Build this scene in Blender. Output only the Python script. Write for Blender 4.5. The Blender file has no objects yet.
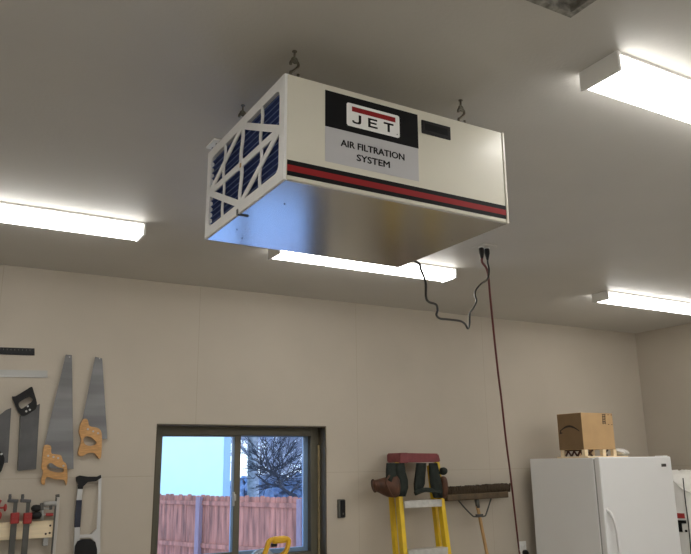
import bpy, bmesh, math, random
from mathutils import Vector, Matrix
random.seed(7)
S = bpy.context.scene
COL = S.collection
PI = math.pi

# ------------------------------------------------------------------ camera
EYE = 1.57
F_PX = 731.72
PITCH, ROLL, YAW = 0.2485, -0.0133, -0.5216
def _cam_axes():
    R = Matrix.Rotation(YAW, 3, 'Z') @ Matrix.Rotation(PITCH, 3, 'X')
    r, u, f = R @ Vector((1, 0, 0)), R @ Vector((0, 0, 1)), R @ Vector((0, 1, 0))
    c, s = math.cos(ROLL), math.sin(ROLL)
    return c * r + s * u, -s * r + c * u, f
CR, CU, CF = _cam_axes()
cd = bpy.data.cameras.new('camera')
cam = bpy.data.objects.new('camera', cd); COL.objects.link(cam)
cd.sensor_fit = 'HORIZONTAL'; cd.sensor_width = 36.0
cd.lens = F_PX / 691 * 36.0
cd.clip_start = 0.02; cd.clip_end = 200
M = Matrix((CR, CU, -CF)).transposed().to_4x4(); M.translation = (0, 0, EYE)
cam.matrix_world = M
S.camera = cam

def at(px, py, Y):
    """survey: the point of the vertical plane y = Y that the photograph shows at (px, py)"""
    v = CF + CR * ((px - 345.5) / F_PX) - CU * ((py - 277.0) / F_PX)
    P = v * (Y / v.y)
    return Vector((P.x, Y, P.z + EYE))
def at_z(px, py, z):
    v = CF + CR * ((px - 345.5) / F_PX) - CU * ((py - 277.0) / F_PX)
    P = v * ((z - EYE) / v.z)
    return Vector((P.x, P.y, z))

# ------------------------------------------------------------------ materials
def lin(r, g, b):
    f = lambda c: (c / 12.92) if c <= .04045 else ((c + .055) / 1.055) ** 2.4
    return (f(r / 255), f(g / 255), f(b / 255), 1)
def mat(name, color, rough=.5, metal=0.0, var=0.0, scale=20.0, bump=0.0, bscale=None, stretch=None, spec=.5, emit=None, estr=0, coat=0.0):
    m = bpy.data.materials.new(name); m.use_nodes = True
    nt = m.node_tree; b = nt.nodes['Principled BSDF']
    c = color if len(color) == 4 else (*color, 1)
    b.inputs['Base Color'].default_value = c
    b.inputs['Roughness'].default_value = rough
    b.inputs['Metallic'].default_value = metal
    b.inputs['Specular IOR Level'].default_value = spec
    b.inputs['Coat Weight'].default_value = coat
    if emit:
        b.inputs['Emission Color'].default_value = (*emit, 1); b.inputs['Emission Strength'].default_value = estr
    if var or bump:
        tc = nt.nodes.new('ShaderNodeTexCoord'); mp = nt.nodes.new('ShaderNodeMapping')
        nt.links.new(tc.outputs['Object'], mp.inputs['Vector'])
        if stretch: mp.inputs['Scale'].default_value = stretch
    if var:
        n = nt.nodes.new('ShaderNodeTexNoise'); n.inputs['Scale'].default_value = scale; n.inputs['Detail'].default_value = 5
        nt.links.new(mp.outputs['Vector'], n.inputs['Vector'])
        r = nt.nodes.new('ShaderNodeValToRGB')
        r.color_ramp.elements[0].position = .3; r.color_ramp.elements[1].position = .7
        r.color_ramp.elements[0].color = (*[max(0, x * (1 - var)) for x in c[:3]], 1)
        r.color_ramp.elements[1].color = (*[min(1, x * (1 + var)) for x in c[:3]], 1)
        nt.links.new(n.outputs['Fac'], r.inputs['Fac']); nt.links.new(r.outputs['Color'], b.inputs['Base Color'])
    if bump:
        n2 = nt.nodes.new('ShaderNodeTexNoise'); n2.inputs['Scale'].default_value = bscale or scale; n2.inputs['Detail'].default_value = 3
        nt.links.new(mp.outputs['Vector'], n2.inputs['Vector'])
        bp = nt.nodes.new('ShaderNodeBump'); bp.inputs['Strength'].default_value = bump; bp.inputs['Distance'].default_value = .004
        nt.links.new(n2.outputs['Fac'], bp.inputs['Height']); nt.links.new(bp.outputs['Normal'], b.inputs['Normal'])
    return m

def wall_material(name, color, vlines=(), hlines=(), axis='X'):
    """painted sheathing panels: fine butt joints between the sheets"""
    m = mat(name, color, rough=.55, var=.05, scale=1.6, bump=.10, bscale=60, spec=.3)
    nt = m.node_tree; b = nt.nodes['Principled BSDF']
    tc = nt.nodes.new('ShaderNodeTexCoord'); sp = nt.nodes.new('ShaderNodeSeparateXYZ')
    nt.links.new(tc.outputs['Object'], sp.inputs['Vector'])
    acc = None
    for ax, vals in ((axis, vlines), ('Z', hlines)):
        for v in vals:
            d = nt.nodes.new('ShaderNodeMath'); d.operation = 'SUBTRACT'; d.inputs[1].default_value = v
            nt.links.new(sp.outputs[ax], d.inputs[0])
            a = nt.nodes.new('ShaderNodeMath'); a.operation = 'ABSOLUTE'; nt.links.new(d.outputs[0], a.inputs[0])
            l = nt.nodes.new('ShaderNodeMath'); l.operation = 'LESS_THAN'; l.inputs[1].default_value = .0022
            nt.links.new(a.outputs[0], l.inputs[0])
            if acc is None: acc = l
            else:
                x = nt.nodes.new('ShaderNodeMath'); x.operation = 'MAXIMUM'
                nt.links.new(acc.outputs[0], x.inputs[0]); nt.links.new(l.outputs[0], x.inputs[1]); acc = x
    if acc:
        src = b.inputs['Base Color'].links[0].from_socket
        mx = nt.nodes.new('ShaderNodeMixRGB'); mx.blend_type = 'MULTIPLY'; mx.inputs['Color2'].default_value = (.88, .865, .84, 1)
        nt.links.new(acc.outputs[0], mx.inputs['Fac']); nt.links.new(src, mx.inputs['Color1'])
        nt.links.new(mx.outputs['Color'], b.inputs['Base Color'])
    return m

def glass_material():
    m = bpy.data.materials.new('window_glass'); m.use_nodes = True
    nt = m.node_tree; nt.nodes.clear()
    o = nt.nodes.new('ShaderNodeOutputMaterial'); mx = nt.nodes.new('ShaderNodeMixShader')
    t = nt.nodes.new('ShaderNodeBsdfTransparent'); t.inputs['Color'].default_value = (.93, .96, .97, 1)
    g = nt.nodes.new('ShaderNodeBsdfGlossy'); g.inputs['Roughness'].default_value = .02
    f = nt.nodes.new('ShaderNodeFresnel'); f.inputs['IOR'].default_value = 1.3
    nt.links.new(f.outputs[0], mx.inputs[0]); nt.links.new(t.outputs[0], mx.inputs[1]); nt.links.new(g.outputs[0], mx.inputs[2])
    nt.links.new(mx.outputs[0], o.inputs['Surface'])
    return m

WALL = (.47, .42, .35)
m_wall_back = wall_material('wall_paint_back', WALL, vlines=(1.551, 2.77, 3.99, .332), hlines=(1.505,))
m_wall_side = wall_material('wall_paint_side', WALL, vlines=(3.45, 2.23), hlines=(1.505,), axis='Y')
m_ceiling = mat('ceiling_paint', (.56, .54, .50), rough=.5, var=.03, scale=2, bump=.22, bscale=70, spec=.35)
m_floor = mat('concrete_floor', (.42, .405, .375), rough=.45, var=.12, scale=3, bump=.1)
m_lens = mat('light_lens', (.9, .9, .9), rough=.4, emit=(1.0, .98, .935), estr=13.0)
m_lens_side = mat('light_lens_side', (.9, .9, .9), rough=.4, emit=(1.0, .98, .935), estr=7.5)
m_fixture_dull = mat('dull_white_enamel', (.46, .44, .41), rough=.5)
m_fixture = mat('fixture_white', (.88, .88, .86), rough=.45)
m_cream = mat('cream_enamel', (.70, .675, .58), rough=.3, var=.015, scale=8, coat=.1)
m_white = mat('white_card', (.78, .78, .78), rough=.6, var=.03, scale=30)
m_blue = mat('filter_media_blue', (.020, .042, .165), rough=.8, var=.25, scale=60)
m_blue_line = mat('filter_pleat_bead', (.13, .19, .42), rough=.7)
m_black = mat('black_print', (.006, .006, .007), rough=.6, spec=.15)
m_blackplastic = mat('black_plastic', (.010, .010, .011), rough=.5, var=.1, spec=.25)
m_red = mat('red_print', (.27, .012, .014), rough=.55, spec=.2)
m_labelgrey = mat('label_silver', (.52, .52, .54), rough=.5, spec=.2)
m_labelwhite = mat('label_white', (.86, .86, .85), rough=.4)
m_pan = mat('bare_sheet_metal', (.60, .60, .585), rough=.20, metal=1.0, var=.02, scale=5)
m_steel = mat('zinc_steel', (.45, .45, .44), rough=.3, metal=1.0)
m_hook = mat('bronzed_steel', (.20, .185, .15), rough=.3, metal=1.0)
m_darksteel = mat('dark_steel', (.10, .10, .095), rough=.4, metal=.8)
m_blade = mat('saw_blade_steel', (.17, .17, .175), rough=.30, metal=1.0, var=.45, scale=2.2, stretch=(.3, 1, 3))
m_blade_dull = mat('saw_blade_dull', (.105, .105, .108), rough=.5, metal=.8, var=.15, scale=12)
m_beech = mat('orange_handle_wood', (.50, .265, .090), rough=.4, var=.22, scale=30, stretch=(1, 1, 5))
m_pine = mat('pale_pine', (.86, .72, .50), rough=.6, var=.08, scale=14, stretch=(.3, 1, 4))
m_alum = mat('aluminium', (.40, .40, .40), rough=.4, metal=.9)
m_silverpaint = mat('silver_paint', (.40, .40, .39), rough=.45, metal=.2)
m_bright = mat('bright_silver', (.52, .52, .52), rough=.35, metal=.55)
m_navy = mat('navy_tube', (.012, .016, .035), rough=.35)
m_redpaint = mat('red_clamp_paint', (.32, .02, .018), rough=.4, var=.1)
m_yellow = mat('ladder_yellow', (.72, .48, .012), rough=.45, var=.10, scale=10)
m_ladderred = mat('ladder_red_cap', (.20, .040, .045), rough=.55, var=.25, scale=18)
m_step = mat('ladder_step_aluminium', (.60, .60, .58), rough=.4, metal=.5, var=.12, scale=30)
m_leather = mat('brown_leather', (.070, .026, .011), rough=.65, var=.45, scale=18, bump=.3)
m_strap = mat('dark_green_strap', (.013, .018, .014), rough=.9, var=.4, scale=30)
m_bristle = mat('broom_bristle', (.050, .033, .017), rough=.95, var=.5, scale=60, bump=1.0, stretch=(6, 2, 1))
m_broomwood = mat('broom_block', (.085, .056, .028), rough=.7, var=.3, scale=20)
m_handlewood = mat('broom_handle_wood', (.42, .25, .10), rough=.5, var=.15, scale=20, stretch=(5, 5, .5))
m_freezer = mat('freezer_white', (.84, .85, .86), rough=.35, var=.01, scale=3, bump=.05, bscale=300)
m_freezer_trim = mat('freezer_gasket', (.42, .42, .42), rough=.6)
m_handle = mat('freezer_handle_white', (.82, .82, .82), rough=.3)
m_card = mat('cardboard', (.50, .325, .16), rough=.8, var=.06, scale=9)
m_carddark = mat('cardboard_darker_brown', (.235, .15, .075), rough=.8, var=.08, scale=9)
m_ink = mat('carton_ink', (.035, .022, .014), rough=.7)
m_darkwood = mat('dark_brown_wood', (.06, .022, .012), rough=.5)
m_plastic_bag = mat('cloudy_plastic', (.72, .71, .68), rough=.3, var=.1, scale=30)
m_cloth = mat('white_bag_cloth', (.78, .765, .73), rough=.85, var=.05, scale=12, bump=.5, bscale=14)
m_cord_red = mat('red_cord', (.12, .024, .021), rough=.5)
m_cord_black = mat('black_cord', (.012, .011, .010), rough=.4)
m_plate_white = mat('outlet_white', (.80, .80, .78), rough=.4)
m_plate_slot = mat('outlet_slot', (.05, .05, .05), rough=.5)
m_frame = mat('taupe_window_frame', (.105, .095, .066), rough=.55, var=.05, scale=12)
m_jamb = mat('dark_jamb_wood', (.085, .068, .040), rough=.6, var=.25, scale=14, stretch=(3, 3, .6))
m_shim = mat('pale_shim_wood', (.42, .33, .17), rough=.7, var=.3, scale=20)
m_sash = mat('sash_daylight_blue', (.17, .27, .42), rough=.3)  # blue of the daylight on the white sash, put into its base colour
m_glass = glass_material()
m_hatch = mat('speckled_hatch_board', (.27, .26, .235), rough=.8, var=.45, scale=45)
m_toolyellow = mat('tool_yellow', (.72, .40, .015), rough=.4)
m_toolgrey = mat('tool_grey', (.30, .34, .40), rough=.35, metal=.4)
m_bench = mat('bench_ply', (.45, .33, .19), rough=.6, var=.15, scale=8)
m_fence = mat('stained_cedar', (.37, .128, .078), rough=.8, var=.55, scale=2.6, stretch=(4, 4, .5))
m_post = mat('weathered_post', (.27, .17, .18), rough=.85, var=.15, scale=7, stretch=(4, 4, .7))
m_house = mat('pale_siding', (.63, .77, .69), rough=.8, var=.02, scale=2)
m_housetrim = mat('blue_grey_trim', (.30, .40, .52), rough=.7)
m_roof = mat('grey_shingle', (.16, .15, .15), rough=.9, var=.3, scale=20)
m_snow = mat('snow', (.60, .63, .74), rough=.7, var=.04, scale=1.2, bump=.4, bscale=2)
m_bark = mat('winter_bark', (.36, .36, .37), rough=.9, var=.3, scale=8)
m_twig = mat('frosted_twigs', (.48, .47, .52), rough=.9)
m_darktwig = mat('dark_twigs', (.035, .033, .04), rough=.9)
m_shrub = mat('frosted_hedge', (.27, .34, .46), rough=.95, var=.4, scale=3)

# ------------------------------------------------------------------ mesh helpers
def bm_new(): return bmesh.new()
def box(bm, x0, x1, y0, y1, z0, z1, bev=0, seg=2, mi=0):
    n0 = len(bm.faces)
    r = bmesh.ops.create_cube(bm, size=1)
    for v in r['verts']:
        v.co = Vector(((x0 + x1) / 2 + v.co.x * (x1 - x0), (y0 + y1) / 2 + v.co.y * (y1 - y0), (z0 + z1) / 2 + v.co.z * (z1 - z0)))
    es = list({e for v in r['verts'] for e in v.link_edges})
    fs = list({f for v in r['verts'] for f in v.link_faces})
    for f in fs: f.material_index = mi
    if bev: 
        q = bmesh.ops.bevel(bm, geom=es, offset=bev, segments=seg, profile=.5, affect='EDGES')
        for f in q['faces']: f.material_index = mi
def obox(bm, a, b, w, h, up=(0, 0, 1), bev=0, mi=0):
    """a bar from a to b, w wide and h high"""
    a, b = Vector(a), Vector(b); d = (b - a); L = d.length; d.normalize()
    up = Vector(up); s = d.cross(up)
    if s.length < 1e-6: s = d.cross(Vector((1, 0, 0)))
    s.normalize(); u = s.cross(d)
    t = bm_new(); box(t, 0, L, -w / 2, w / 2, -h / 2, h / 2, bev)
    for v in t.verts: v.co = a + d * v.co.x + s * v.co.y + u * v.co.z
    merge(bm, t, mi)
def merge(bm, t, mi=None):
    if mi is not None:
        for f in t.faces: f.material_index = mi
    me = bpy.data.meshes.new('_t'); t.to_mesh(me); t.free(); bm.from_mesh(me); bpy.data.meshes.remove(me)
def tube(bm, pts, r, n=8, closed=False, mi=0):
    """round bar along points; r is a radius or one radius for each point"""
    pts = [Vector(p) for p in pts]; N = len(pts)
    rr = r if isinstance(r, (list, tuple)) else [r] * N
    rings = []; prev = None
    for i, p in enumerate(pts):
        if closed: d = pts[(i + 1) % N] - pts[i - 1]
        else: d = pts[min(i + 1, N - 1)] - pts[max(i - 1, 0)]
        d.normalize()
        if prev is None:
            s = d.cross(Vector((0, 0, 1)))
            if s.length < .05: s = d.cross(Vector((1, 0, 0)))
        else: s = prev - d * prev.dot(d)
        if s.length < 1e-6: s = d.orthogonal()
        s.normalize(); prev = s; u = d.cross(s)
        rings.append([bm.verts.new(p + (s * math.cos(2 * PI * k / n) + u * math.sin(2 * PI * k / n)) * rr[i]) for k in range(n)])
    for i in range(N if closed else N - 1):
        A, B = rings[i], rings[(i + 1) % N]
        for k in range(n):
            f = bm.faces.new((A[k], A[(k + 1) % n], B[(k + 1) % n], B[k])); f.material_index = mi; f.smooth = True
    if not closed:
        f = bm.faces.new(rings[0][::-1]); f.material_index = mi
        f = bm.faces.new(rings[-1]); f.material_index = mi
def catmull(pts, k=5, closed=False):
    pts = [Vector(p) for p in pts]; N = len(pts); out = []
    for i in range(N if closed else N - 1):
        g = lambda j: pts[j % N] if closed else pts[max(0, min(N - 1, j))]
        p0, p1, p2, p3 = g(i - 1), g(i), g(i + 1), g(i + 2)
        for s in range(k):
            t = s / k
            out.append(.5 * ((2 * p1) + (p2 - p0) * t + (2 * p0 - 5 * p1 + 4 * p2 - p3) * t * t + (3 * p1 - p0 - 3 * p2 + p3) * t ** 3))
    if not closed: out.append(pts[-1])
    return out
def plate(bm, outer, depth, holes=(), mi=0, bev=0):
    """a plate: planar outline (3-D points) with holes, pushed along the vector depth"""
    depth = Vector(depth)
    t = bm_new(); loops = []
    for lp in (outer, *holes):
        vs = [t.verts.new(Vector(p)) for p in lp]; loops.append(vs)
        for i in range(len(vs)): t.edges.new((vs[i], vs[(i + 1) % len(vs)]))
    bmesh.ops.triangle_fill(t, edges=t.edges[:], use_beauty=True, use_dissolve=False)
    fr = t.faces[:]
    r = bmesh.ops.extrude_face_region(t, geom=fr)
    bmesh.ops.translate(t, vec=depth, verts=[g for g in r['geom'] if isinstance(g, bmesh.types.BMVert)])
    bmesh.ops.recalc_face_normals(t, faces=t.faces[:])
    merge(bm, t, mi)
def lathe(bm, prof, c=(0, 0, 0), axis='Z', n=24, mi=0):
    """prof: (radius, height) pairs turned about an axis through c"""
    c = Vector(c); rings = []
    for r, h in prof:
        ring = []
        for k in range(n):
            a = 2 * PI * k / n; p = Vector((r * math.cos(a), r * math.sin(a), h))
            if axis == 'Y': p = Vector((p.x, p.z, p.y))
            if axis == 'X': p = Vector((p.z, p.x, p.y))
            ring.append(bm.verts.new(c + p))
        rings.append(ring)
    for A, B in zip(rings, rings[1:]):
        for k in range(n):
            f = bm.faces.new((A[k], A[(k + 1) % n], B[(k + 1) % n], B[k])); f.smooth = True; f.material_index = mi
    for R in (rings[0], rings[-1]):
        f = bm.faces.new(R); f.material_index = mi

WM = {}                                   # world matrices of roots and parts
def thing(name, loc, label, cat, group=None, rot=None):
    o = bpy.data.objects.new(name, None); COL.objects.link(o)
    o.empty_display_size = .05
    m = Matrix.Translation(Vector(loc))
    if rot is not None: m = m @ rot
    o.matrix_world = m; WM[o.name] = m.copy()
    tag(o, label, cat, group); return o
def tag(o, label, cat, group=None, kind=None):
    if label: o['label'] = label
    if cat: o['category'] = cat
    if group: o['group'] = group
    if kind: o['kind'] = kind
    return o
def part(name, bm, mats, parent=None, local=False, origin=None, label=None, smooth=False, kind=None):
    """one mesh object; points are world points (moved into the parent's frame) unless local"""
    bmesh.ops.recalc_face_normals(bm, faces=bm.faces[:])
    m = WM[parent.name] if parent else Matrix.Translation(Vector(origin or (0, 0, 0)))
    if not local: bm.transform(m.inverted())
    me = bpy.data.meshes.new(name)
    if smooth:
        for f in bm.faces: f.smooth = True
    bm.to_mesh(me); bm.free()
    for x in (mats if isinstance(mats, (list, tuple)) else [mats]): me.materials.append(x)
    o = bpy.data.objects.new(name, me); COL.objects.link(o)
    if parent: o.parent = parent
    else: o.matrix_world = m
    WM[o.name] = m.copy()
    if label: o['label'] = label
    if kind: o['kind'] = kind
    return o
def struct(name, bm, mats, label=None, parent=None, origin=None):
    o = part(name, bm, mats, parent, origin=origin)
    if not parent: o['kind'] = 'structure'
    if label: o['label'] = label
    return o
def dup(root, delta, label, group=None):
    """a copy of a thing with its parts and sub-parts"""
    r = root.copy(); COL.objects.link(r); r.location = root.location + Vector(delta)
    r['label'] = label
    if group: r['group'] = group
    for ch in list(root.children):
        c = ch.copy(); COL.objects.link(c); c.parent = r
        for g in list(ch.children):
            d = g.copy(); COL.objects.link(d); d.parent = c
    return r
def text_mesh(s, width, height):
    """flat letters as bmesh in the xz plane, lower left corner at 0, facing -y"""
    cu = bpy.data.curves.new('t', 'FONT'); cu.body = s; cu.size = 1; cu.offset = .0; cu.resolution_u = 3
    o = bpy.data.objects.new('t', cu); COL.objects.link(o)
    dg = bpy.context.evaluated_depsgraph_get(); dg.update()
    me = bpy.data.meshes.new_from_object(o.evaluated_get(dg))
    bm = bm_new(); bm.from_mesh(me)
    bpy.data.objects.remove(o); bpy.data.meshes.remove(me)
    xs = [v.co.x for v in bm.verts]; ys = [v.co.y for v in bm.verts]
    x0, x1, y0, y1 = min(xs), max(xs), min(ys), max(ys)
    for v in bm.verts: v.co = Vector(((v.co.x - x0) / (x1 - x0) * width, 0, (v.co.y - y0) / (y1 - y0) * height))
    return bm

# ------------------------------------------------------------------ the room
YB, XR, ZC = 4.672, 5.897, 2.742
XL, YF = -1.6, -2.6
WX0, WX1, WZ0, WZ1 = 1.298, 2.511, .915, 1.824           # window opening
WT = .16
b = bm_new()
box(b, XL - .15, WX0, YB, YB + WT, -.0, ZC + .1); box(b, WX1, XR + .15, YB, YB + WT, 0, ZC + .1)
box(b, WX0, WX1, YB, YB + WT, WZ1, ZC + .1); box(b, WX0, WX1, YB, YB + WT, 0, WZ0)
struct('wall_back', b, m_wall_back)
b = bm_new(); box(b, XR, XR + .15, YF - .15, YB, 0, ZC + .1); struct('wall_right', b, m_wall_side)
b = bm_new(); box(b, XL - .15, XL, YF - .15, YB, 0, ZC + .1); struct('wall_left', b, m_wall_side)
b = bm_new(); box(b, XL, XR, YF - .15, YF, 0, ZC + .1); struct('wall_front', b, mat('white_front_wall', (.80, .79, .77), rough=.6))
b = bm_new(); box(b, XL - .15, XR + .15, YF - .15, YB + WT, -.15, 0); struct('floor', b, m_floor)
# ceiling with the hatch opening
HX1, HY1 = 1.424, 1.222
HX0, HY0 = HX1 - .56, HY1 - .76
b = bm_new()
box(b, XL, HX0, YF, YB, ZC, ZC + .1); box(b, HX1, XR, YF, YB, ZC, ZC + .1)
box(b, HX0, HX1, HY1, YB, ZC, ZC + .1); box(b, HX0, HX1, YF, HY0, ZC, ZC + .1)
struct('ceiling', b, m_ceiling)
h = thing('attic_hatch', ((HX0 + HX1) / 2, (HY0 + HY1) / 2, ZC), 'grey speckled recessed hatch opening in the ceiling near the top edge of the photo', 'ceiling hatch')
b = bm_new(); t = .018; zt = ZC + .16
box(b, HX0, HX1, HY1 - t, HY1, ZC - .0, zt); box(b, HX0, HX1, HY0, HY0 + t, ZC, zt)
box(b, HX0, HX0 + t, HY0 + t, HY1 - t, ZC, zt); box(b, HX1 - t, HX1, HY0 + t, HY1 - t, ZC, zt)
part('shaft', b, m_hatch, h)
b = bm_new(); box(b, HX0, HX1, HY0, HY1, zt, zt + .02); part('cover_board', b, m_hatch, h)
b = bm_new()
box(b, HX0 + t, HX1 - t, HY1 - t - .016, HY1 - t, ZC + .022, ZC + .045)
box(b, HX1 - t - .016, HX1 - t, HY0 + t, HY1 - t - .016, ZC + .022, ZC + .045)
part('stop_strip', b, m_hatch, h)

# ------------------------------------------------------------------ window
w = bpy.data.objects.new('window_1', None); COL.objects.link(w)
w.matrix_world = Matrix.Translation(((WX0 + WX1) / 2, YB + .12, WZ0)); WM[w.name] = w.matrix_world.copy()
w['kind'] = 'structure'
FY0, FY1, FW = YB + .112, YB + .185, .066
b = bm_new()
def ring(bm, x0, x1, z0, z1, y0, y1, wd, bev=.003):
    box(bm, x0, x0 + wd, y0, y1, z0, z1, bev); box(bm, x1 - wd, x1, y0, y1, z0, z1, bev)
    box(bm, x0 + wd, x1 - wd, y0, y1, z1 - wd, z1, bev); box(bm, x0 + wd, x1 - wd, y0, y1, z0, z0 + wd, bev)
ring(b, WX0, WX1, WZ0, WZ1, FY0, FY1, FW)
part('window_frame', b, m_frame, w)
b = bm_new()                                               # jamb liner of dark wood on the four sides of the opening
box(b, WX1 - .008, WX1, YB + .002, FY0, WZ0, WZ1); box(b, WX0, WX0 + .008, YB + .002, FY0, WZ0, WZ1)
box(b, WX0 + .008, WX1 - .008, YB + .002, FY0, WZ1 - .008, WZ1); box(b, WX0 + .008, WX1 - .008, YB + .002, FY0, WZ0, WZ0 + .008)
part('window_jamb', b, m_jamb, w)
b = bm_new(); box(b, WX1 - .013, WX1 - .008, FY0 - .022, FY0 - .002, WZ0 + .01, WZ1 - .13); part('shim_strip', b, m_shim, w)
ix0, ix1, iz0, iz1 = WX0 + FW, WX1 - FW, WZ0 + FW, WZ1 - FW
mid = at(237, 470, FY0 + .02).x
# fixed right light, set deeper
b = bm_new(); q0, q1 = FY0 + .045, FY0 + .073
box(b, ix1 - .034, ix1, q0, q1, iz0, iz1, .002); box(b, mid - .005, mid + .018, q0, q1, iz0, iz1, .002); box(b, mid + .018, ix1 - .034, q0, q1, iz0, iz0 + .028, .002); box(b, mid + .018, ix1 - .034, q0, q1, iz1 - .006, iz1, .002); part('fixed_sash', b, m_sash, w)
b = bm_new(); box(b, mid + .02, ix1 - .028, FY0 + .058, FY0 + .062, iz0 + .026, iz1 - .005); part('window_pane', b, m_glass, w)
# sliding left sash, nearer to the room
b = bm_new(); sy0, sy1 = FY0 + .012, FY0 + .040
box(b, mid - .022, mid + .022, sy0, sy1, iz0, iz1, .003)
box(b, ix0, ix0 + .012, sy0, sy1, iz0, iz1, .002); box(b, ix0, mid - .022, sy0, sy1, iz0, iz0 + .03, .002); box(b, ix0, mid - .022, sy0, sy1, iz1 - .008, iz1, .002)
part('sliding_sash', b, m_frame, w)
b = bm_new(); box(b, mid - .036, mid - .022, sy0 + .004, sy1, iz0 + .03, iz1 - .008); part('sash_edge', b, m_sash, w)
b = bm_new(); box(b, ix0 + .012, mid - .036, sy0 + .012, sy0 + .016, iz0 + .03, iz1 - .008); part('window_pane', b, m_glass, w)
b = bm_new(); lz = at(232, 499, sy0).z
box(b, mid - .034, mid - .018, sy0 - .012, sy0 + .002, lz - .045, lz + .045, .004); box(b, mid - .030, mid - .012, sy0 - .022, sy0 - .010, lz - .012, lz + .03, .003)
part('sash_latch', b, m_silverpaint, w)
b = bm_new(); box(b, WX0 + .008, WX1 - .008, YB - .012, FY0, WZ0 + .008, WZ0 + .020, .003); part('window_sill', b, m_jamb, w)

# ------------------------------------------------------------------ ceiling lights
def ceiling_light(x0, y0, label, ln=1.22, wd=.15):
    x1, y1, d = x0 + ln, y0 + wd, .066
    t = thing('ceiling_light', ((x0 + x1) / 2, (y0 + y1) / 2, ZC), label, 'light', 'wraparound ceiling lights')
    b = bm_new(); box(b, x0 + .012, x1 - .012, y0 + .003, y1 - .003, ZC - .012, ZC); part('housing', b, m_fixture, t)
    b = bm_new()
    prof = [(y0 + .002, -.012), (y0 + .002, -.044), (y0 + .010, -.058), (y0 + .028, -.063), (y1 - .028, -.063), (y1 - .010, -.058), (y1 - .002, -.044), (y1 - .002, -.012)]
    plate(b, [(x0 + .012, y, ZC + z) for y, z in prof], (ln - .024, 0, 0))
    for f in b.faces:                                      # prismatic lens: brighter downward than sideways
        if f.normal.z > -.4: f.material_index = 1
    part('diffuser', b, [m_lens, m_lens_side], t)
    for xa in (x0, x1 - .012):
        b = bm_new(); box(b, xa, xa + .012, y0, y1, ZC - d, ZC, .003); part('end_cap', b, m_fixture, t)
    return t
ceiling_light(1.665, 1.270, 'lit ceiling light whose near end cap shows big at the upper right')
ceiling_light(-.352, 3.490, 'lit ceiling light cut off by the left edge of the photo, above the saws')
ceiling_light(1.590, 3.490, 'lit ceiling light partly hidden behind the air cleaner underside')
ceiling_light(4.165, 3.490, 'lit ceiling light above the white freezer by the right corner')
# lamps of the same kind over the unseen room, some added to brighten front faces
ceiling_light(-.95, 1.270, 'lit ceiling light out of frame, left of the air cleaner')
ceiling_light(3.00, 1.270, 'lit ceiling light out of frame, in front of the ladder')
ceiling_light(4.35, 1.270, 'lit ceiling light out of frame, in front of the freezer')
ceiling_light(3.00, .16, 'added unseen ceiling light, ahead of the row behind the photographer, toward the ladder')  # this pair is added between the rows to brighten the freezer door
ceiling_light(4.35, .16, 'added unseen ceiling light, ahead of the row behind the photographer, toward the freezer')
ceiling_light(-.80, -.95, 'lit ceiling light out of frame, left one of the row behind the photographer')
ceiling_light(1.10, -.95, 'lit ceiling light out of frame, middle one of the row behind the photographer')
ceiling_light(2.55, -.95, 'lit ceiling light out of frame, third of the row behind the photographer')
ceiling_light(4.20, -.95, 'lit ceiling light out of frame, right one of the row behind the photographer')
ceiling_light(-.80, -2.10, 'lit ceiling light out of frame, left one of the row by the front wall')
ceiling_light(1.10, -2.10, 'lit ceiling light out of frame, middle one of the row by the front wall')
ceiling_light(3.30, -2.10, 'lit ceiling light out of frame, right one of the row by the front wall')

# ------------------------------------------------------------------ air cleaner (local frame: x along the front, y to the back, z up, origin top front left)
L, D, H = .767, .612, .305
rot = Matrix.Rotation(.0008, 4, 'Z') @ Matrix.Rotation(.0082, 4, 'X') @ Matrix.Rotation(.0052, 4, 'Y')
ac = thing('air_cleaner', (.7553, 1.6206, 2.592), 'cream box air cleaner hung from the ceiling with a blue pleated filter end', 'air cleaner', rot=rot)
b = bm_new(); box(b, .026, L - .004, .006, D, -H + .004, 0, .003); part('cabinet', b, m_cream, ac, local=True)
b = bm_new(); box(b, .004, L - .010, -.002, .006, -H + .002, -.001, .002); part('front_panel', b, m_cream, ac, local=True)
b = bm_new()                                               # right end: folded rim and discharge grille
box(b, L - .009, L, -.004, .012, -H, 0, .002); box(b, L - .009, L, D - .012, D + .002, -H, 0, .002)
box(b, L - .009, L, .012, D - .012, -.014, 0, .002); box(b, L - .009, L, .012, D - .012, -H, -H + .014, .002)
part('end_rim', b, m_cream, ac, local=True)
b = bm_new()
for k in range(9): box(b, L - .006, L - .002, .06, D - .06, -.05 - k * .024, -.038 - k * .024)
part('discharge_grille', b, m_blackplastic, ac, local=True)
b = bm_new(); box(b, .004, L - .004, .004, D - .002, -H - .001, -H + .003, .001); part('bottom_pan', b, m_pan, ac, local=True, label='shiny sheet metal underside')
b = bm_new()                                               # pleated filter at the left end
x_a, x_b = .003, .016; npl = 14; zz0, zz1 = -H + .014, -.014; pp = (zz1 - zz0) / npl
for k in range(npl):
    z = zz0 + k * pp
    plate(b, [(x_b, .012, z), (x_a, .012, z + pp / 2), (x_b, .012, z + pp)], (0, D - .024, 0), mi=0)
    box(b, x_a - .002, x_a + .0005, .012, D - .012, z + pp / 2 - .0008, z + pp / 2 + .0008, mi=1)
fm = part('filter', b, [m_blue, m_blue_line], ac, local=True, label='blue pleated filter media')
b = bm_new(); xf0, xf1 = -.004, .004
bo = .032
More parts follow.
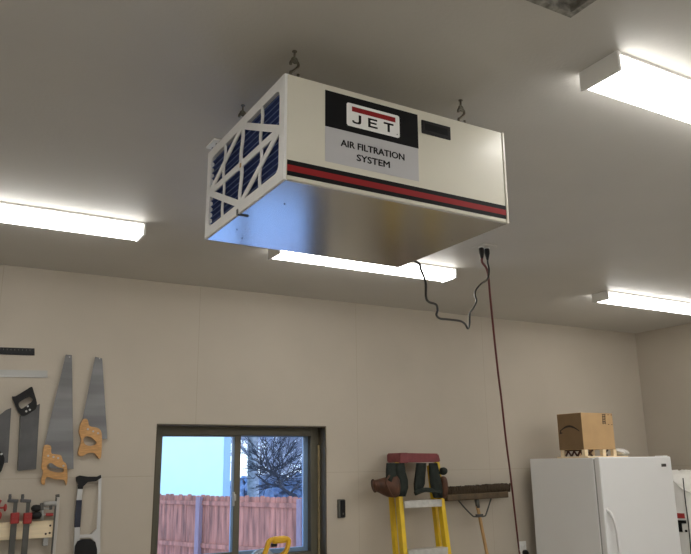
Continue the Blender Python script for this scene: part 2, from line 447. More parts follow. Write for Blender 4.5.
def rrect(y0, y1, z0, z1, r, x, n=4):
    o = []
    for cy, cz, a0 in ((y1 - r, z1 - r, 0), (y0 + r, z1 - r, 90), (y0 + r, z0 + r, 180), (y1 - r, z0 + r, 270)):
        for k in range(n + 1):
            a = math.radians(a0 + 90 * k / n); o.append(Vector((x, cy + r * math.cos(a), cz + r * math.sin(a))))
    return o
plate(b, [(xf0, 0, -H), (xf0, D, -H), (xf0, D, 0), (xf0, 0, 0)], (.012, 0, 0), holes=[rrect(bo, D - bo, -H + bo, -bo, .022, xf0)])
def strap(ya, za, yb, zb, wd, off=0):
    obox(b, (xf0 + .002 + off, ya, za), (xf0 + .002 + off, yb, zb), .0035, wd, up=(0, 0, 1) if abs(yb - ya) > 1e-6 else (0, 1, 0))
zm = -H / 2; ym = D / 2
strap(bo - .004, zm, D - bo + .004, zm, .022)
def wavy(y, wd):                                           # die-cut uprights bow slightly between crossings
    zs = [-H + bo - .004 + (H - 2 * bo + .008) * k / 16 for k in range(17)]
    amp = .006
    c = [y + amp * math.sin(4 * PI * k / 16) for k in range(17)]
    o = [Vector((xf0 + .0005, c[k] - wd / 2, zs[k])) for k in range(17)] + [Vector((xf0 + .0005, c[k] + wd / 2, zs[k])) for k in range(16, -1, -1)]
    plate(b, o, (.004, 0, 0))
wavy(ym, .020); wavy(ym - .148, .014); wavy(ym + .148, .014)
for sy in (-1, 1):
    for sz in (-1, 1):
        strap(ym, zm + sz * (H / 2 - bo + .006), ym + sy * (D / 2 - bo + .004), zm, .021, -.0003)
lathe(b, [(.0, -.0005), (.020, -.0005), (.020, .004)], c=(xf0, ym, zm), axis='X', n=20)
part('filter_frame', b, m_white, fm, local=True, label='white card filter frame with crossing straps')
b = bm_new(); box(b, xf0 - .0015, xf0 + .001, ym - .006, ym + .006, zm - .010, zm + .004, .0008); part('filter_stamp', b, m_card, fm, local=True)
b = bm_new()                                               # spring latch under the filter, small screws
box(b, -.004, .030, ym + .008, ym + .018, -H - .004, -H - .001, .001); box(b, -.007, -.004, ym + .007, ym + .019, -H - .003, -H + .014, .0008)
part('filter_latch', b, m_darksteel, ac, local=True)
for sx, sy in ((.05, .46), (.10, .54), (.08, .17), (L - .05, .22)):
    b = bm_new(); lathe(b, [(.0018, -.0018), (.0026, 0), (.0026, .002)], c=(sx, sy, -H - .001), n=10); part('screw', b, m_darksteel, ac, local=True)
for z, zb, mm in ((-.249, -.2925, m_black), (-.2625, -.2800, m_red)):
    b = bm_new(); e = .0004 if mm is m_red else 0
    box(b, .0055, L - .0105, -.0028 - e, -.0015, zb, z)
    if mm is m_black: sp = part('stripe', b, mm, ac, local=True, label='black band along the front')
    else: part('stripe', b, mm, sp, local=True, label='red centre band')
b = bm_new(); box(b, .118, .4295, -.0028, -.0015, -.1275, -.0185, mi=0); box(b, .118, .4275, -.0027, -.0015, -.2305, -.1275, mi=1)
lab = part('label_plate', b, [m_black, m_labelgrey], ac, local=True, label='black over silver label with red barred logo')
def rr_xz(x0, x1, z0, z1, r, y, n=4):
    return [Vector((p.y, y, p.z)) for p in rrect(x0, x1, z0, z1, r, 0, n)]
b = bm_new(); plate(b, rr_xz(.186, .3635, -.1095, -.039, .007, -.0028), (0, -.0004, 0)); part('logo_plate', b, m_labelwhite, lab, local=True)
b = bm_new(); box(b, .203, .349, -.0036, -.0032, -.0630, -.0480); part('logo_bar', b, m_red, lab, local=True)
def poly(bm, pts, y, dy=-.0004): plate(bm, [(x, y, z) for x, z in pts], (0, dy, 0))
def letters(x0, z0, sc, y):
    """the three wide logo letters, height 1 unit = sc; lower left at (x0, z0)"""
    out = []
    J = [(0, .30), (.22, .30), (.24, .22), (.36, .18), (.62, .18), (.74, .25), (.76, .36), (.76, 1), (1.05, 1), (1.05, .32), (1.0, .12), (.84, .02), (.62, 0), (.34, 0), (.14, .04), (.03, .14)]
    E_ = [(0, 0), (1.12, 0), (1.12, .19), (.28, .19), (.28, .42), (1.0, .42), (1.0, .60), (.28, .60), (.28, .81), (1.08, .81), (1.08, 1), (0, 1)]
    T = [(0, 1), (0, .80), (.46, .80), (.46, 0), (.74, 0), (.74, .80), (1.2, .80), (1.2, 1)]
    for gl, dx in ((J, 0), (E_, 1.86), (T, 3.72)):
        out.append([(x0 + (x + dx) * sc, z0 + z * sc) for x, z in gl])
    return out
for gl in letters(.2035, -.0985, .0282, 0):
    b = bm_new(); poly(b, gl, -.0032); part('logo_letter', b, m_black, lab, local=True)
b = bm_new(); lathe(b, [(.0018, 0), (.0018, -.0004)], c=(.3545, -.0032, -.0995), axis='Y', n=10); part('logo_dot', b, m_black, lab, local=True)
for s, x0, x1, z0, hh in (('AIR FILTRATION', .167, .3775, -.1757, .0192), ('SYSTEM', .218, .3265, -.2092, .0192)):
    b = text_mesh(s, x1 - x0, hh)
    for dx_ in (-.00045, .00045):                          # heavy strokes
        for dz_ in (-.0003, .0003):
            c_ = b.copy()
            for v in c_.verts: v.co += Vector((dx_, -.00012 * (dx_ > 0) - .00006 * (dz_ > 0), dz_))
            merge(b, c_)
    for v in b.verts: v.co += Vector((x0, -.0031, z0))
    part('lettering', b, m_black, lab, local=True)
b = bm_new(); box(b, .4425, .5495, -.006, -.001, -.0745, -.0315, .002); cw = part('control_panel', b, m_blackplastic, ac, local=True)
b = bm_new(); box(b, .4535, .5385, -.0066, -.005, -.063, -.041, .001); part('display_window', b, m_black, cw, local=True)

# hooks between ceiling and cleaner
def hook(x, y, label):
    t = thing('hanging_hook', (x, y, ZC), label, 'hook', 'hooks holding the air cleaner')
    zt = 2.590 - .0082 * (0) - .0052 * (x - .755) + .0082 * (y - 1.62)
    b = bm_new(); tube(b, [(x, y, ZC), (x, y, ZC - .022)], .0034, 8)
    tube(b, [(x + .0085 * math.sin(a), y, ZC - .031 + .0085 * math.cos(a)) for a in [2 * PI * k / 16 for k in range(16)]], .0030, 7, closed=True)
    lathe(b, [(.0075, 0), (.0075, .002)], c=(x, y, ZC - .003), n=14)
    part('screw_eye', b, m_hook, t)
    b = bm_new(); zs = ZC - .044; pts = []
    for k in range(11):                                    # upper bend, open to the left
        a = math.radians(195 - 230 * k / 10); pts.append((x + .0125 * math.cos(a), y, zs + .0125 * math.sin(a)))
    pts += [(x + .002, y, zs - .017), (x - .008, y, zs - .026)]
    for k in range(9):                                     # lower bend
        a = math.radians(165 + 200 * k / 8); pts.append((x + .0125 * math.cos(a), y, zs - .030 + .0115 * math.sin(a)))
    tube(b, catmull(pts, 2), .0046, 8); part('s_hook', b, m_hook, t)
    b = bm_new(); ze = zs - .048
    tube(b, [(x, y + .009 * math.sin(a), ze + .011 * math.cos(a)) for a in [2 * PI * k / 14 for k in range(14)]], .0030, 7, closed=True)
    tube(b, [(x, y, ze - .010), (x, y, zt)], .0032, 7); lathe(b, [(.008, 0), (.008, .005)], c=(x, y, zt), n=6)
    part('eye_bolt', b, m_steel, t)
hook(.833, 1.7315, 'steel hook above the front corner of the air cleaner nearest its blue filter')
hook(1.4517, 1.7377, 'steel hook above the right end of the air cleaner front')
hook(.826, 2.1145, 'steel hook above the middle of the air cleaner blue filter edge')

# ceiling outlets
OX, OY = 2.659, 3.051
t = thing('ceiling_outlet', (OX, OY, ZC), 'pale ceiling outlet with two black plugs hanging from it', 'outlet')
b = bm_new(); box(b, OX - .05, OX + .05, OY - .055, OY + .055, ZC - .005, ZC, .002); pl = part('cover_plate', b, m_ceiling, t)
for dx in (-.02, .02):
    b = bm_new(); lathe(b, [(.016, -.002), (.017, 0), (.017, .002)], c=(OX + dx, OY, ZC - .0065), n=18); part('socket', b, m_plate_white, t)
p0 = at_z(216, 143.5, ZC)
t = thing('ceiling_outlet', (p0.x, p0.y, ZC), 'small white ceiling outlet just beyond the far filter corner of the air cleaner', 'outlet')
b = bm_new(); box(b, p0.x - .024, p0.x + .024, p0.y - .044, p0.y + .044, ZC - .008, ZC, .002); part('cover_plate', b, m_plate_white, t)
for dy in (-.021, .021):
    b = bm_new(); lathe(b, [(.014, -.0015), (.015, 0), (.015, .002)], c=(p0.x, p0.y + dy, ZC - .009), n=18)
    sk = part('socket', b, m_plate_white, t)
    b = bm_new(); box(b, p0.x - .008, p0.x - .005, p0.y + dy - .006, p0.y + dy + .006, ZC - .0115, ZC - .010); box(b, p0.x + .005, p0.x + .008, p0.y + dy - .006, p0.y + dy + .006, ZC - .0115, ZC - .010)
    part('slot', b, m_plate_slot, sk)

# cords
def plug(bm, p, d=(0, 0, -1)):
    lathe(bm, [(.012, 0), (.015, -.006), (.015, -.028), (.010, -.050), (.0055, -.068)], c=p, n=12)
def cord(name, pxs, y0, y1, r, m, label, start, plug_at, extra=(), plug_first=False):
    t = thing(name, plug_at, label, 'cord')
    n = len(pxs); pts = [at(px, py, y0 + (y1 - y0) * k / (n - 1)) for k, (px, py) in enumerate(pxs)]
    pts = list(start) + pts + list(extra)
    b = bm_new(); tube(b, catmull(pts, 6), r, 8); part('cable', b, m, t)
    b = bm_new(); plug(b, plug_at); part('plug', b, m_blackplastic, t)
    return t
pa, pb = Vector((OX - .02, OY, ZC - .008)), Vector((OX + .02, OY, ZC - .008))
back = Vector((1.50, 2.238, 2.42))
cord('power_cord', [(417, 262), (421, 270), (425.5, 282), (426, 297), (429, 302), (436, 304.5), (437.5, 310), (436.5, 315), (440, 318.5), (449, 319.5), (460, 321), (465, 324), (468, 328.5), (469.5, 324), (470, 313), (473.5, 308), (476.5, 301), (475, 295), (476, 290), (481, 284), (487.5, 279), (489, 270)],
     2.30, OY - .01, .0052, m_cord_black, 'thin black cord looping from the air cleaner back to the ceiling outlet', [back, (1.505, 2.262, 2.36)], pb, [pb + Vector((0, 0, -.085)), pb + Vector((0, 0, -.062))])
cord('extension_cord', [(487.6, 272), (490.5, 300), (494, 335), (498, 372), (501.5, 400), (506, 440), (510.5, 475), (514.5, 510), (518.5, 545), (520, 556)],
     OY + .02, 4.50, .0068, m_cord_red, 'long dark red cord hanging from the ceiling outlet to the floor by the freezer', [pa + Vector((0, 0, -.062)), pa + Vector((0, 0, -.085))], pa, [(4.17, 4.52, .45), (4.18, 4.50, .10), (4.16, 4.40, .012), (4.02, 4.30, .0055), (3.92, 4.36, .0055)])

# ------------------------------------------------------------------ things hung on the left of the back wall
YW = YB
def wp(pts, Y): return [at(x, y, Y) for x, y in pts]
def z6(pts, s, ox, oy): return [(ox + x / s, oy + y / s) for x, y in pts]
def nail(px, py, parent, y0):
    b = bm_new(); p = at(px, py, y0); lathe(b, [(.0035, -.004), (.0045, -.003), (.0045, -.001), (.0016, 0), (.0016, YW - y0)], c=(p.x, y0, p.z), axis='Y', n=10)
    return part('nail', b, m_steel, parent)
def base(pts, Y):
    P = wp(pts, Y); return Vector((sum(p.x for p in P) / len(P), Y, min(p.z for p in P)))
def saw(name, blade, handle, hole, rivets, nailp, label, mb, mh, cat='saw', spine=None, group=None, yb=4.650):
    t = thing(name, base(blade + handle, yb), label, cat, group)
    b = bm_new(); plate(b, wp(blade, yb), (0, .0016, 0)); bl = part('blade', b, mb, t)
    b = bm_new()
    hd = catmull([Vector(p).to_3d() for p in handle], 3, True); hl = catmull([Vector(p).to_3d() for p in hole], 3, True) if hole else None
    plate(b, wp([(p.x, p.y) for p in hd], yb - .010), (0, .022, 0), holes=[wp([(p.x, p.y) for p in hl], yb - .010)] if hl else ())
    hn = part('handle', b, mh, t)
    for rx, ry in rivets:
        p = at(rx, ry, yb - .011); b = bm_new(); lathe(b, [(.0055, -.0008), (.006, 0), (.006, .003)], c=(p.x, p.y, p.z), axis='Y', n=12); part('rivet', b, m_steel, hn)
    if spine:
        b = bm_new(); A, B = at(*spine[0], yb), at(*spine[1], yb); obox(b, A, B, .007, .010, up=(0, 1, 0), bev=.001); part('spine', b, m_darksteel, t)
    if nailp: nail(*nailp, t, yb - .006)
    return t
saw('hand_saw', [(65.8, 354.5), (71.9, 355), (73.6, 469), (66, 469.5), (50, 468), (43.6, 449), (50, 420)],
    z6([(125, 172), (178, 180), (182, 240), (225, 250), (265, 260), (282, 308), (312, 342), (320, 455), (308, 515), (288, 468), (210, 462), (155, 442), (132, 460), (125, 508), (100, 498), (96, 465), (112, 405), (98, 360), (104, 320), (110, 240)], 8.52, 30, 425),
    z6([(150, 338), (185, 324), (232, 356), (285, 372), (284, 398), (240, 404), (180, 392), (146, 368)], 8.52, 30, 425),
    z6([(155, 262), (200, 272), (240, 282), (285, 348)], 8.52, 30, 425), (69.5, 357), 'larger hand saw with orange wood handle, longest blade on the wall', m_blade, m_beech, group='hand saws')
saw('hand_saw', z6([(167, 62), (193, 68), (212, 366), (188, 366), (150, 340), (118, 302)], 3.7, 50, 340),
    z6([(125, 292), (140, 296), (146, 318), (176, 325), (190, 340), (192, 375), (189, 432), (180, 438), (166, 420), (142, 418), (120, 430), (105, 424), (107, 402), (116, 372), (108, 342), (112, 315)], 3.7, 50, 340),
    z6([(124, 366), (138, 356), (160, 366), (172, 382), (152, 392), (130, 386)], 3.7, 50, 340),
    z6([(140, 330), (160, 338), (178, 345)], 3.7, 50, 340), (99.5, 358.5), 'smaller hand saw with orange wood handle, hung beside the longest saw and above the hacksaw', m_blade, m_beech, group='hand saws')
saw('back_saw', z6([(85, 285), (158, 252), (143, 511), (72, 518)], 3.957, 0, 340),
    z6([(48, 226), (62, 222), (105, 196), (126, 185), (134, 205), (146, 248), (142, 272), (126, 284), (98, 300), (80, 292), (66, 268)], 3.957, 0, 340),
    z6([(74, 250), (100, 232), (120, 224), (130, 238), (110, 256), (84, 272)], 3.957, 0, 340),
    z6([(110, 262), (104, 282), (118, 276)], 3.957, 0, 340), None, 'back saw with rectangular grey blade and black handle at its top', m_blade_dull, m_blackplastic, spine=z6([(81, 300), (71, 516)], 3.957, 0, 340))
saw('panel_saw', z6([(-110, 170), (-40, 150), (0, 128), (40, 97), (74, 84), (64, 240), (52, 442), (0, 446), (-110, 446)], 6.53, 0, 395),
    z6([(-90, 350), (-20, 352), (6, 372), (24, 395), (30, 425), (22, 460), (0, 508), (-60, 520), (-100, 440)], 6.53, 0, 395),
    z6([(-70, 410), (-30, 400), (-20, 430), (-40, 470), (-65, 460)], 6.53, 0, 395), z6([(10, 385)], 6.53, 0, 395), None, 'saw cut by the left edge, rounded grey blade above a black grip', m_blade_dull, m_blackplastic)
# rules
t = thing('ruler', base([(34, 355)], 4.668), 'black flat ruler on the wall, upper of the two rules', 'ruler')
b = bm_new(); plate(b, wp([(-60, 345.2), (34.6, 348.4), (34.6, 355.4), (-60, 352.4)], 4.666), (0, .004, 0)); rl = part('blade', b, m_blackplastic, t)
b = bm_new()
for k in range(22):
    x = -50 + k * 3.8; y = 345.6 + (x + 60) * .0338
    plate(b, wp([(x, y + .6), (x + .5, y + .6), (x + .5, y + 2.4), (x, y + 2.4)], 4.6656), (0, .0005, 0))
part('graduation', b, m_darksteel, rl)
t = thing('ruler', base([(47, 377)], 4.668), 'silver metal rule on the wall, lower of the two rules', 'ruler')
b = bm_new(); plate(b, wp([(-60, 368.4), (47.5, 370.6), (47.6, 377.8), (-60, 375.8)], 4.665), (0, .005, 0)); rl = part('blade', b, m_silverpaint, t)
b = bm_new(); plate(b, wp([(-60, 374.0), (47.5, 376.2), (47.6, 377.6), (-60, 375.6)], 4.6642), (0, .001, 0)); part('edge', b, m_steel, rl)
# hacksaw
hk = lambda pts: z6(pts, 6.6, 65, 470)
t = thing('hacksaw', base(hk([(60, 640), (230, 640)]), 4.64), 'hacksaw with black grips and navy back tube hung below the smaller hand saw', 'hacksaw')
b = bm_new(); plate(b, wp(hk([(76, 46), (100, 36), (150, 44), (215, 44), (238, 32), (240, 52), (205, 74), (150, 80), (120, 110), (118, 125), (84, 125), (88, 95), (76, 70)]), 4.635), (0, .022, 0)); part('front_grip', b, m_blackplastic, t)
b = bm_new(); A, B = at(*hk([(99, 110)])[0], 4.647), at(*hk([(92, 198)])[0], 4.647); obox(b, A, B, .030, .014, up=(0, 1, 0), bev=.002)
fr = part('frame', b, m_bright, t)
b = bm_new(); C_, D_ = at(*hk([(80, 378)])[0], 4.647), at(*hk([(72, 600)])[0], 4.647); obox(b, C_, D_, .030, .014, up=(0, 1, 0), bev=.002)
part('handle_socket', b, m_bright, t)
b = bm_new(); obox(b, B, C_, .033, .017, up=(0, 1, 0), bev=.003); part('back_tube', b, m_navy, fr)
b = bm_new(); plate(b, wp(hk([(222, 40), (242, 34), (238, 220), (232, 402), (208, 402), (219, 220)]), 4.645), (0, .0014, 0)); part('blade', b, m_bright, t)
b = bm_new(); plate(b, wp(hk([(205, 392), (233, 392), (233, 540), (212, 560), (205, 478), (170, 446), (90, 448), (90, 430), (175, 424)]), 4.637), (0, .016, 0)); part('blade_bracket', b, m_bright, t)
b = bm_new(); plate(b, wp(hk([(68, 500), (84, 470), (120, 458), (175, 460), (200, 476), (212, 520), (214, 680), (150, 720), (70, 690), (60, 580)]), 4.630), (0, .026, 0), holes=[wp(hk([(100, 600), (170, 590), (180, 640), (150, 670), (105, 660)]), 4.630)]); part('handle', b, m_blackplastic, t)
nail(96, 478, t, 4.655)
# clamp rack
ck = lambda pts: z6(pts, 8.657, 0, 490)
RY = 4.630
t = thing('clamp_rack', base(ck([(465, 265), (455, 410)]), RY), 'pale pine board across the wall carrying the clamps', 'rack')
b = bm_new(); plate(b, wp(ck([(-700, 320), (0, 286), (466, 264), (456, 409), (0, 436), (-700, 478)]), RY), (0, YW - RY, 0)); part('board', b, m_pine, t)
for q in ck([(435, 308), (430, 372), (396, 380)]):
    p = at(*q, RY); b = bm_new(); lathe(b, [(.005, -.002), (.006, 0), (.006, .002)], c=(p.x, RY, p.z), axis='Y', n=10); part('screw', b, m_darkwood, t)
b = bm_new(); p = at(*ck([(392, 455)])[0], 4.650); box(b, p.x - .014, p.x + .014, 4.636, YW, p.z - .018, p.z + .035, .004); part('cleat', b, m_silverpaint, t)
def bar_clamp(x, label, dx):
    CY = 4.600
    px = lambda pts: wp(ck([(a + dx, c) for a, c in pts]), CY)
    t = thing('bar_clamp', px([(110, 554)])[0], label, 'clamp', 'bar clamps hung over the pine board')
    b = bm_new(); A, Bm, B2 = px([(136, 95)])[0], px([(120, 290)])[0], px([(70, 900)])[0]
    obox(b, A, Bm, .020, .009, up=(0, 1, 0)); obox(b, Bm, B2, .032, .010, up=(0, 1, 0), bev=.002); br = part('bar', b, m_darksteel, t)
    b = bm_new(); obox(b, px([(66, 92)])[0], px([(158, 96)])[0], .018, .022, up=(0, 1, 0), bev=.003); obox(b, px([(84, 96)])[0], px([(88, 36)])[0], .014, .016, up=(0, 1, 0), bev=.002); obox(b, px([(74, 62)])[0], px([(100, 56)])[0], .010, .012, up=(0, 1, 0)); part('jaw', b, m_blade_dull, t)
    b = bm_new(); obox(b, px([(131, 196)])[0], px([(124, 292)])[0], .044, .034, up=(0, 1, 0), bev=.005); sj = part('sliding_head', b, m_redpaint, t)
    b = bm_new(); obox(b, px([(100, 238)])[0] + Vector((0, -.016, 0)), px([(160, 236)])[0] + Vector((0, -.016, 0)), .006, .012, up=(0, 1, 0)); part('trigger', b, m_redpaint, sj)
bar_clamp(0, 'bar clamp with red head over the pine board, left one of the pair', 0)
bar_clamp(1, 'bar clamp with red head over the pine board, right one of the pair', 110)
t = thing('c_clamp', at(*ck([(20, 190)])[0], 4.62), 'small red clamp at the left edge resting above the pine board', 'clamp')
P = lambda a, c, Y=4.615: at(*ck([(a, c)])[0], Y)
b = bm_new(); tube(b, [P(-40, 155), P(44, 152)], .0055, 8); lathe(b, [(.004, -.02), (.009, -.008), (.009, .008), (.004, .02)], c=P(46, 152), axis='Z', n=10); part('screw_handle', b, m_redpaint, t)
b = bm_new(); tube(b, catmull([P(4, 85), P(-14, 120), P(-14, 190), P(2, 215), P(-20, 260), P(-60, 290)], 4), .010, 8); part('frame', b, m_redpaint, t)
t = thing('pipe_clamp', P(370, 262), 'silver clamp with black knobs lying on the right end of the pine board', 'clamp')
b = bm_new(); tube(b, [P(375, 122), P(488, 116)], .0135, 12); tube(b, [P(370, 120), P(366, 262)], .0065, 8); tube(b, [P(300, 160), P(440, 160)], .0045, 8); tube(b, [P(330, 212), P(450, 212)], .0040, 8); part('rod', b, m_silverpaint, t)
for a, c, s in ((312, 158, 1.0), (310, 222, 1.15)):
    b = bm_new(); lathe(b, [(.006, -.026 * s), (.017 * s, -.018 * s), (.020 * s, 0), (.017 * s, .018 * s), (.006, .026 * s)], c=P(a, c), axis='X', n=14); part('knob', b, m_blackplastic, t)
b = bm_new(); obox(b, P(395, 214), P(458, 212), .016, .024, up=(0, 1, 0), bev=.003); part('jaw', b, m_redpaint, t)
b = bm_new(); obox(b, P(362, 112), P(362, 175), .018, .022, up=(0, 1, 0), bev=.003); part('head', b, m_darksteel, t); b = bm_new(); obox(b, P(440, 130), P(440, 170), .016, .020, up=(0, 1, 0), bev=.003); part('head', b, m_darksteel, t)
t = thing('straightedge', P(455, 560, 4.64), 'narrow aluminium straightedge standing at the right end of the clamp board', 'straightedge')
b = bm_new(); obox(b, P(500, 62, 4.625), P(430, 900, 4.625), .021, .022, up=(0, 1, 0), bev=.002); ra = part('rail', b, m_fixture_dull, t)
b = bm_new(); obox(b, P(487, 64, 4.622), P(417, 902, 4.622), .006, .026, up=(0, 1, 0)); part('rail_edge', b, m_darksteel, ra)
b = bm_new(); obox(b, P(482, 66, 4.622), P(516, 60, 4.622), .034, .012, up=(0, 1, 0), bev=.002); part('end_stop', b, m_darksteel, t)

# dark wall switch right of the window
p = at(340.4, 508.5, YB)
t = thing('wall_switch', (p.x, YB, p.z), 'small upright black switch on the wall right of the window', 'switch')
b = bm_new(); box(b, p.x - .026, p.x + .026, YB - .022, YB, p.z - .062, p.z + .062, .004); part('casing', b, mat('switch_grey', (.09, .09, .08), rough=.5), t)
b = bm_new(); box(b, p.x - .012, p.x + .026, YB - .028, YB - .020, p.z - .056, p.z + .056, .003); part('face', b, m_blackplastic, t)
b = bm_new(); box(b, p.x + .002, p.x + .012, YB - .032, YB - .027, p.z - .040, p.z - .028, .001); part('button', b, m_darksteel, t)

# ------------------------------------------------------------------ miter saw on the bench below the window
t = thing('workbench', (1.65, 3.62, 0), 'plywood workbench below the window, under the yellow handled saw', 'workbench')
b = bm_new(); box(b, 1.05, 2.25, 3.34, 3.95, .86, .90, .003); part('worktop', b, m_bench, t)
for x in (1.10, 2.12):
    for y in (3.39, 3.82):
        b = bm_new(); box(b, x, x + .08, y, y + .08, 0, .86); part('leg', b, m_pine, t)
b = bm_new(); box(b, 1.18, 2.12, 3.40, 3.43, .76, .86); box(b, 1.18, 2.12, 3.86, 3.89, .76, .86); part('apron', b, m_pine, t)
SY = 3.50
c0 = at(276, 545, SY)
t = thing('miter_saw', (c0.x, SY + .10, .90), 'yellow loop handle of a saw standing in front of the window', 'power saw')
b = bm_new(); box(b, c0.x - .24, c0.x + .24, SY - .04, SY + .24, .901, .97, .01); lathe(b, [(.15, 0), (.15, .02)], c=(c0.x, SY + .08, .97), n=32); part('base', b, m_toolgrey, t)
b = bm_new()
hp = [(264.5, 556), (266.5, 549), (268.5, 542.5), (271, 540), (277, 539), (283, 538.6), (287.5, 539.2), (288.6, 542), (287.2, 548), (284.5, 553), (279, 556.5), (270, 559)]
tube(b, catmull([at(a, c, SY) for a, c in hp], 4, True), .0125, 10, closed=True)
hn = part('handle', b, m_toolyellow, t)
b = bm_new(); obox(b, at(272, 540.3, SY), at(286, 539.2, SY), .034, .027, up=(0, 1, 0), bev=.009); part('grip', b, m_toolyellow, hn)
b = bm_new(); obox(b, at(271, 545.5, SY), at(277, 544.8, SY), .016, .012, up=(0, 1, 0), bev=.003); part('trigger', b, m_blackplastic, hn)
b = bm_new(); q = at(265, 557, SY + .02); lathe(b, [(.02, -.045), (.062, -.035), (.068, 0), (.062, .035), (.02, .045)], c=(q.x, SY + .05, q.z - .03), axis='Y', n=24); part('blade_guard', b, m_toolgrey, t)
b = bm_new(); tube(b, [at(275, 560, SY), (c0.x + .02, SY + .10, 1.06), (c0.x + .02, SY + .18, .97)], [.03, .035, .045], 12); part('arm', b, m_toolyellow, t)

# ------------------------------------------------------------------ step ladder folded against the wall
LYt, LYb = 4.50, 4.22
def lad(px, py, y): return at(px, py, y)
capz = at(413, 462.8, LYt).z
xl_t, xr_t = at(396, 466, LYt).x, at(436, 466, LYt).x
t = thing('step_ladder', ((xl_t + xr_t) / 2, LYb, 0), 'yellow step ladder with red top leaning folded against the back wall', 'ladder')
def yl(z): return LYb + (LYt - LYb) * z / capz
xl1, xr1 = at(404.0, 554, yl(.94)).x, at(447.5, 554, yl(.94)).x
z1 = at(404, 554, yl(.94)).z
def xl(z): return xl_t + (xl1 - xl_t) * (capz - z) / (capz - z1)
def xr(z): return xr_t + (xr1 - xr_t) * (capz - z) / (capz - z1)
for fx in (xl, xr):
    b = bm_new(); obox(b, (fx(0.0), yl(0), .0), (fx(capz), yl(capz), capz), .034, .050, up=(0, -1, 0), bev=.002)
    lg = part('rail', b, m_yellow, t)
    b = bm_new(); box(b, fx(0) - .03, fx(0) + .03, yl(0) - .03, yl(0) + .03, 0, .035, .004); part('rubber_foot', b, m_blackplastic, lg)
for fx, s in ((xl, -1), (xr, 1)):
    b = bm_new(); o = Vector((s * .004, .095, 0)); obox(b, Vector((fx(.05), yl(.05), .03)) + o, Vector((fx(capz), yl(capz), capz - .02)) + o * .9, .022, .045, up=(0, -1, 0), bev=.002)
    part('rear_rail', b, m_yellow, t)
for k in range(5):
    z = at(420, 502.5, 4.47).z - k * .318
    if z < .1: continue
    b = bm_new(); x0, x1 = xl(z) + .018, xr(z) - .018
    box(b, x0, x1, yl(z) - .036, yl(z) + .036, z + .012, z + .018, .001); box(b, x0, x1, yl(z) - .037, yl(z) - .032, z - .030, z + .018, .001); box(b, x0, x1, yl(z) + .032, yl(z) + .037, z - .020, z + .018, .001)
    part('step', b, m_step, t)
for k in range(3):
    z = .12 + k * .38
    b = bm_new(); tube(b, [(xl(z), yl(z) + .095, z), (xr(z), yl(z) + .095, z)], .008, 8); part('rear_brace', b, m_step, t)
b = bm_new(); x0, x1 = at(394.0, 460, LYt).x, at(437, 460, LYt).x
y0, y1 = LYt - .075, LYt + .115
outer = [(x0, y0), (x1 - .020, y0), (x1, y1), (x0 + .012, y1)]
plate(b, [(x, y, capz + .003) for x, y in outer], (0, 0, .066))
for v in b.verts:
    if v.co.z > capz + .03 and v.co.x > (x0 + x1) / 2: v.co.x -= .016; v.co.z -= .006
bmesh.ops.bevel(b, geom=[e for e in b.edges if e.calc_face_angle(0) > .5], offset=.008, segments=2, affect='EDGES')
tc_ = part('top_cap', b, m_ladderred, t)
b = bm_new(); box(b, x0 + .002, x0 + .07, y0 - .006, y0 + .02, capz - .001, capz + .070, .005); part('cap_bracket', b, m_ladderred, tc_)
# tool belt over the ladder top
t = thing('tool_belt', ((x0 + x1) / 2, LYt - .09, capz - .2), 'dark tool belt with brown leather pouches draped on the ladder top', 'tool belt')
def band(bm, pts, wd, th, up=(0, -1, 0)):
    for A, B in zip(pts, pts[1:]): obox(bm, A, B, th, wd, up=up, bev=.003)
yb_ = LYt - .105
def ribbon(bm, spine, w0, th):
    """cloth band with folds: spine of (px, py, half width px), given depth"""
    n = len(spine); F, Bk = [], []
    for k, (px, py, hw, y) in enumerate(spine):
        F.append((at(px - hw, py, y), at(px - hw * .3, py, y - .012), at(px + hw * .35, py, y + .004), at(px + hw, py, y - .006)))
    vs = [[bm.verts.new(p) for p in r] for r in F]; vb = [[bm.verts.new(p + Vector((0, th, 0))) for p in r] for r in F]
    for i in range(n - 1):
        for j in range(3):
            bm.faces.new((vs[i][j], vs[i][j + 1], vs[i + 1][j + 1], vs[i + 1][j])); bm.faces.new((vb[i][j], vb[i + 1][j], vb[i + 1][j + 1], vb[i][j + 1]))
        bm.faces.new((vs[i][0], vs[i + 1][0], vb[i + 1][0], vb[i][0])); bm.faces.new((vs[i][3], vb[i][3], vb[i + 1][3], vs[i + 1][3]))
    for r, q in ((vs[0], vb[0]), (vs[-1], vb[-1])):
        for j in range(3): bm.faces.new((r[j], r[j + 1], q[j + 1], q[j]))
b = bm_new(); ribbon(b, [(392, 463, 4, yb_ + .02), (391.5, 470, 4.2, yb_), (392, 478, 4.6, yb_), (394, 486, 4, yb_)], 0, .02); part('strap', b, m_strap, t, smooth=True)
b = bm_new(); ribbon(b, [(400, 463, 4.5, yb_ + .02), (401, 472, 4.6, yb_), (403, 480, 5, yb_), (403.5, 488, 4.8, yb_), (402, 496.5, 3.6, yb_)], 0, .022); part('strap', b, m_strap, t, smooth=True)
b = bm_new(); ribbon(b, [(422, 463, 4.5, yb_ + .045), (421, 474, 4.6, yb_ + .05), (420, 484, 5, yb_ + .04), (418.5, 492, 3, yb_ + .02)], 0, .018); part('strap', b, m_strap, t, smooth=True)
b = bm_new(); ribbon(b, [(434, 463, 3.5, yb_ + .01), (435, 472, 4.4, yb_), (436.5, 482, 5, yb_), (438, 491, 5, yb_), (439, 498, 3.6, yb_)], 0, .022); part('strap', b, m_strap, t, smooth=True)
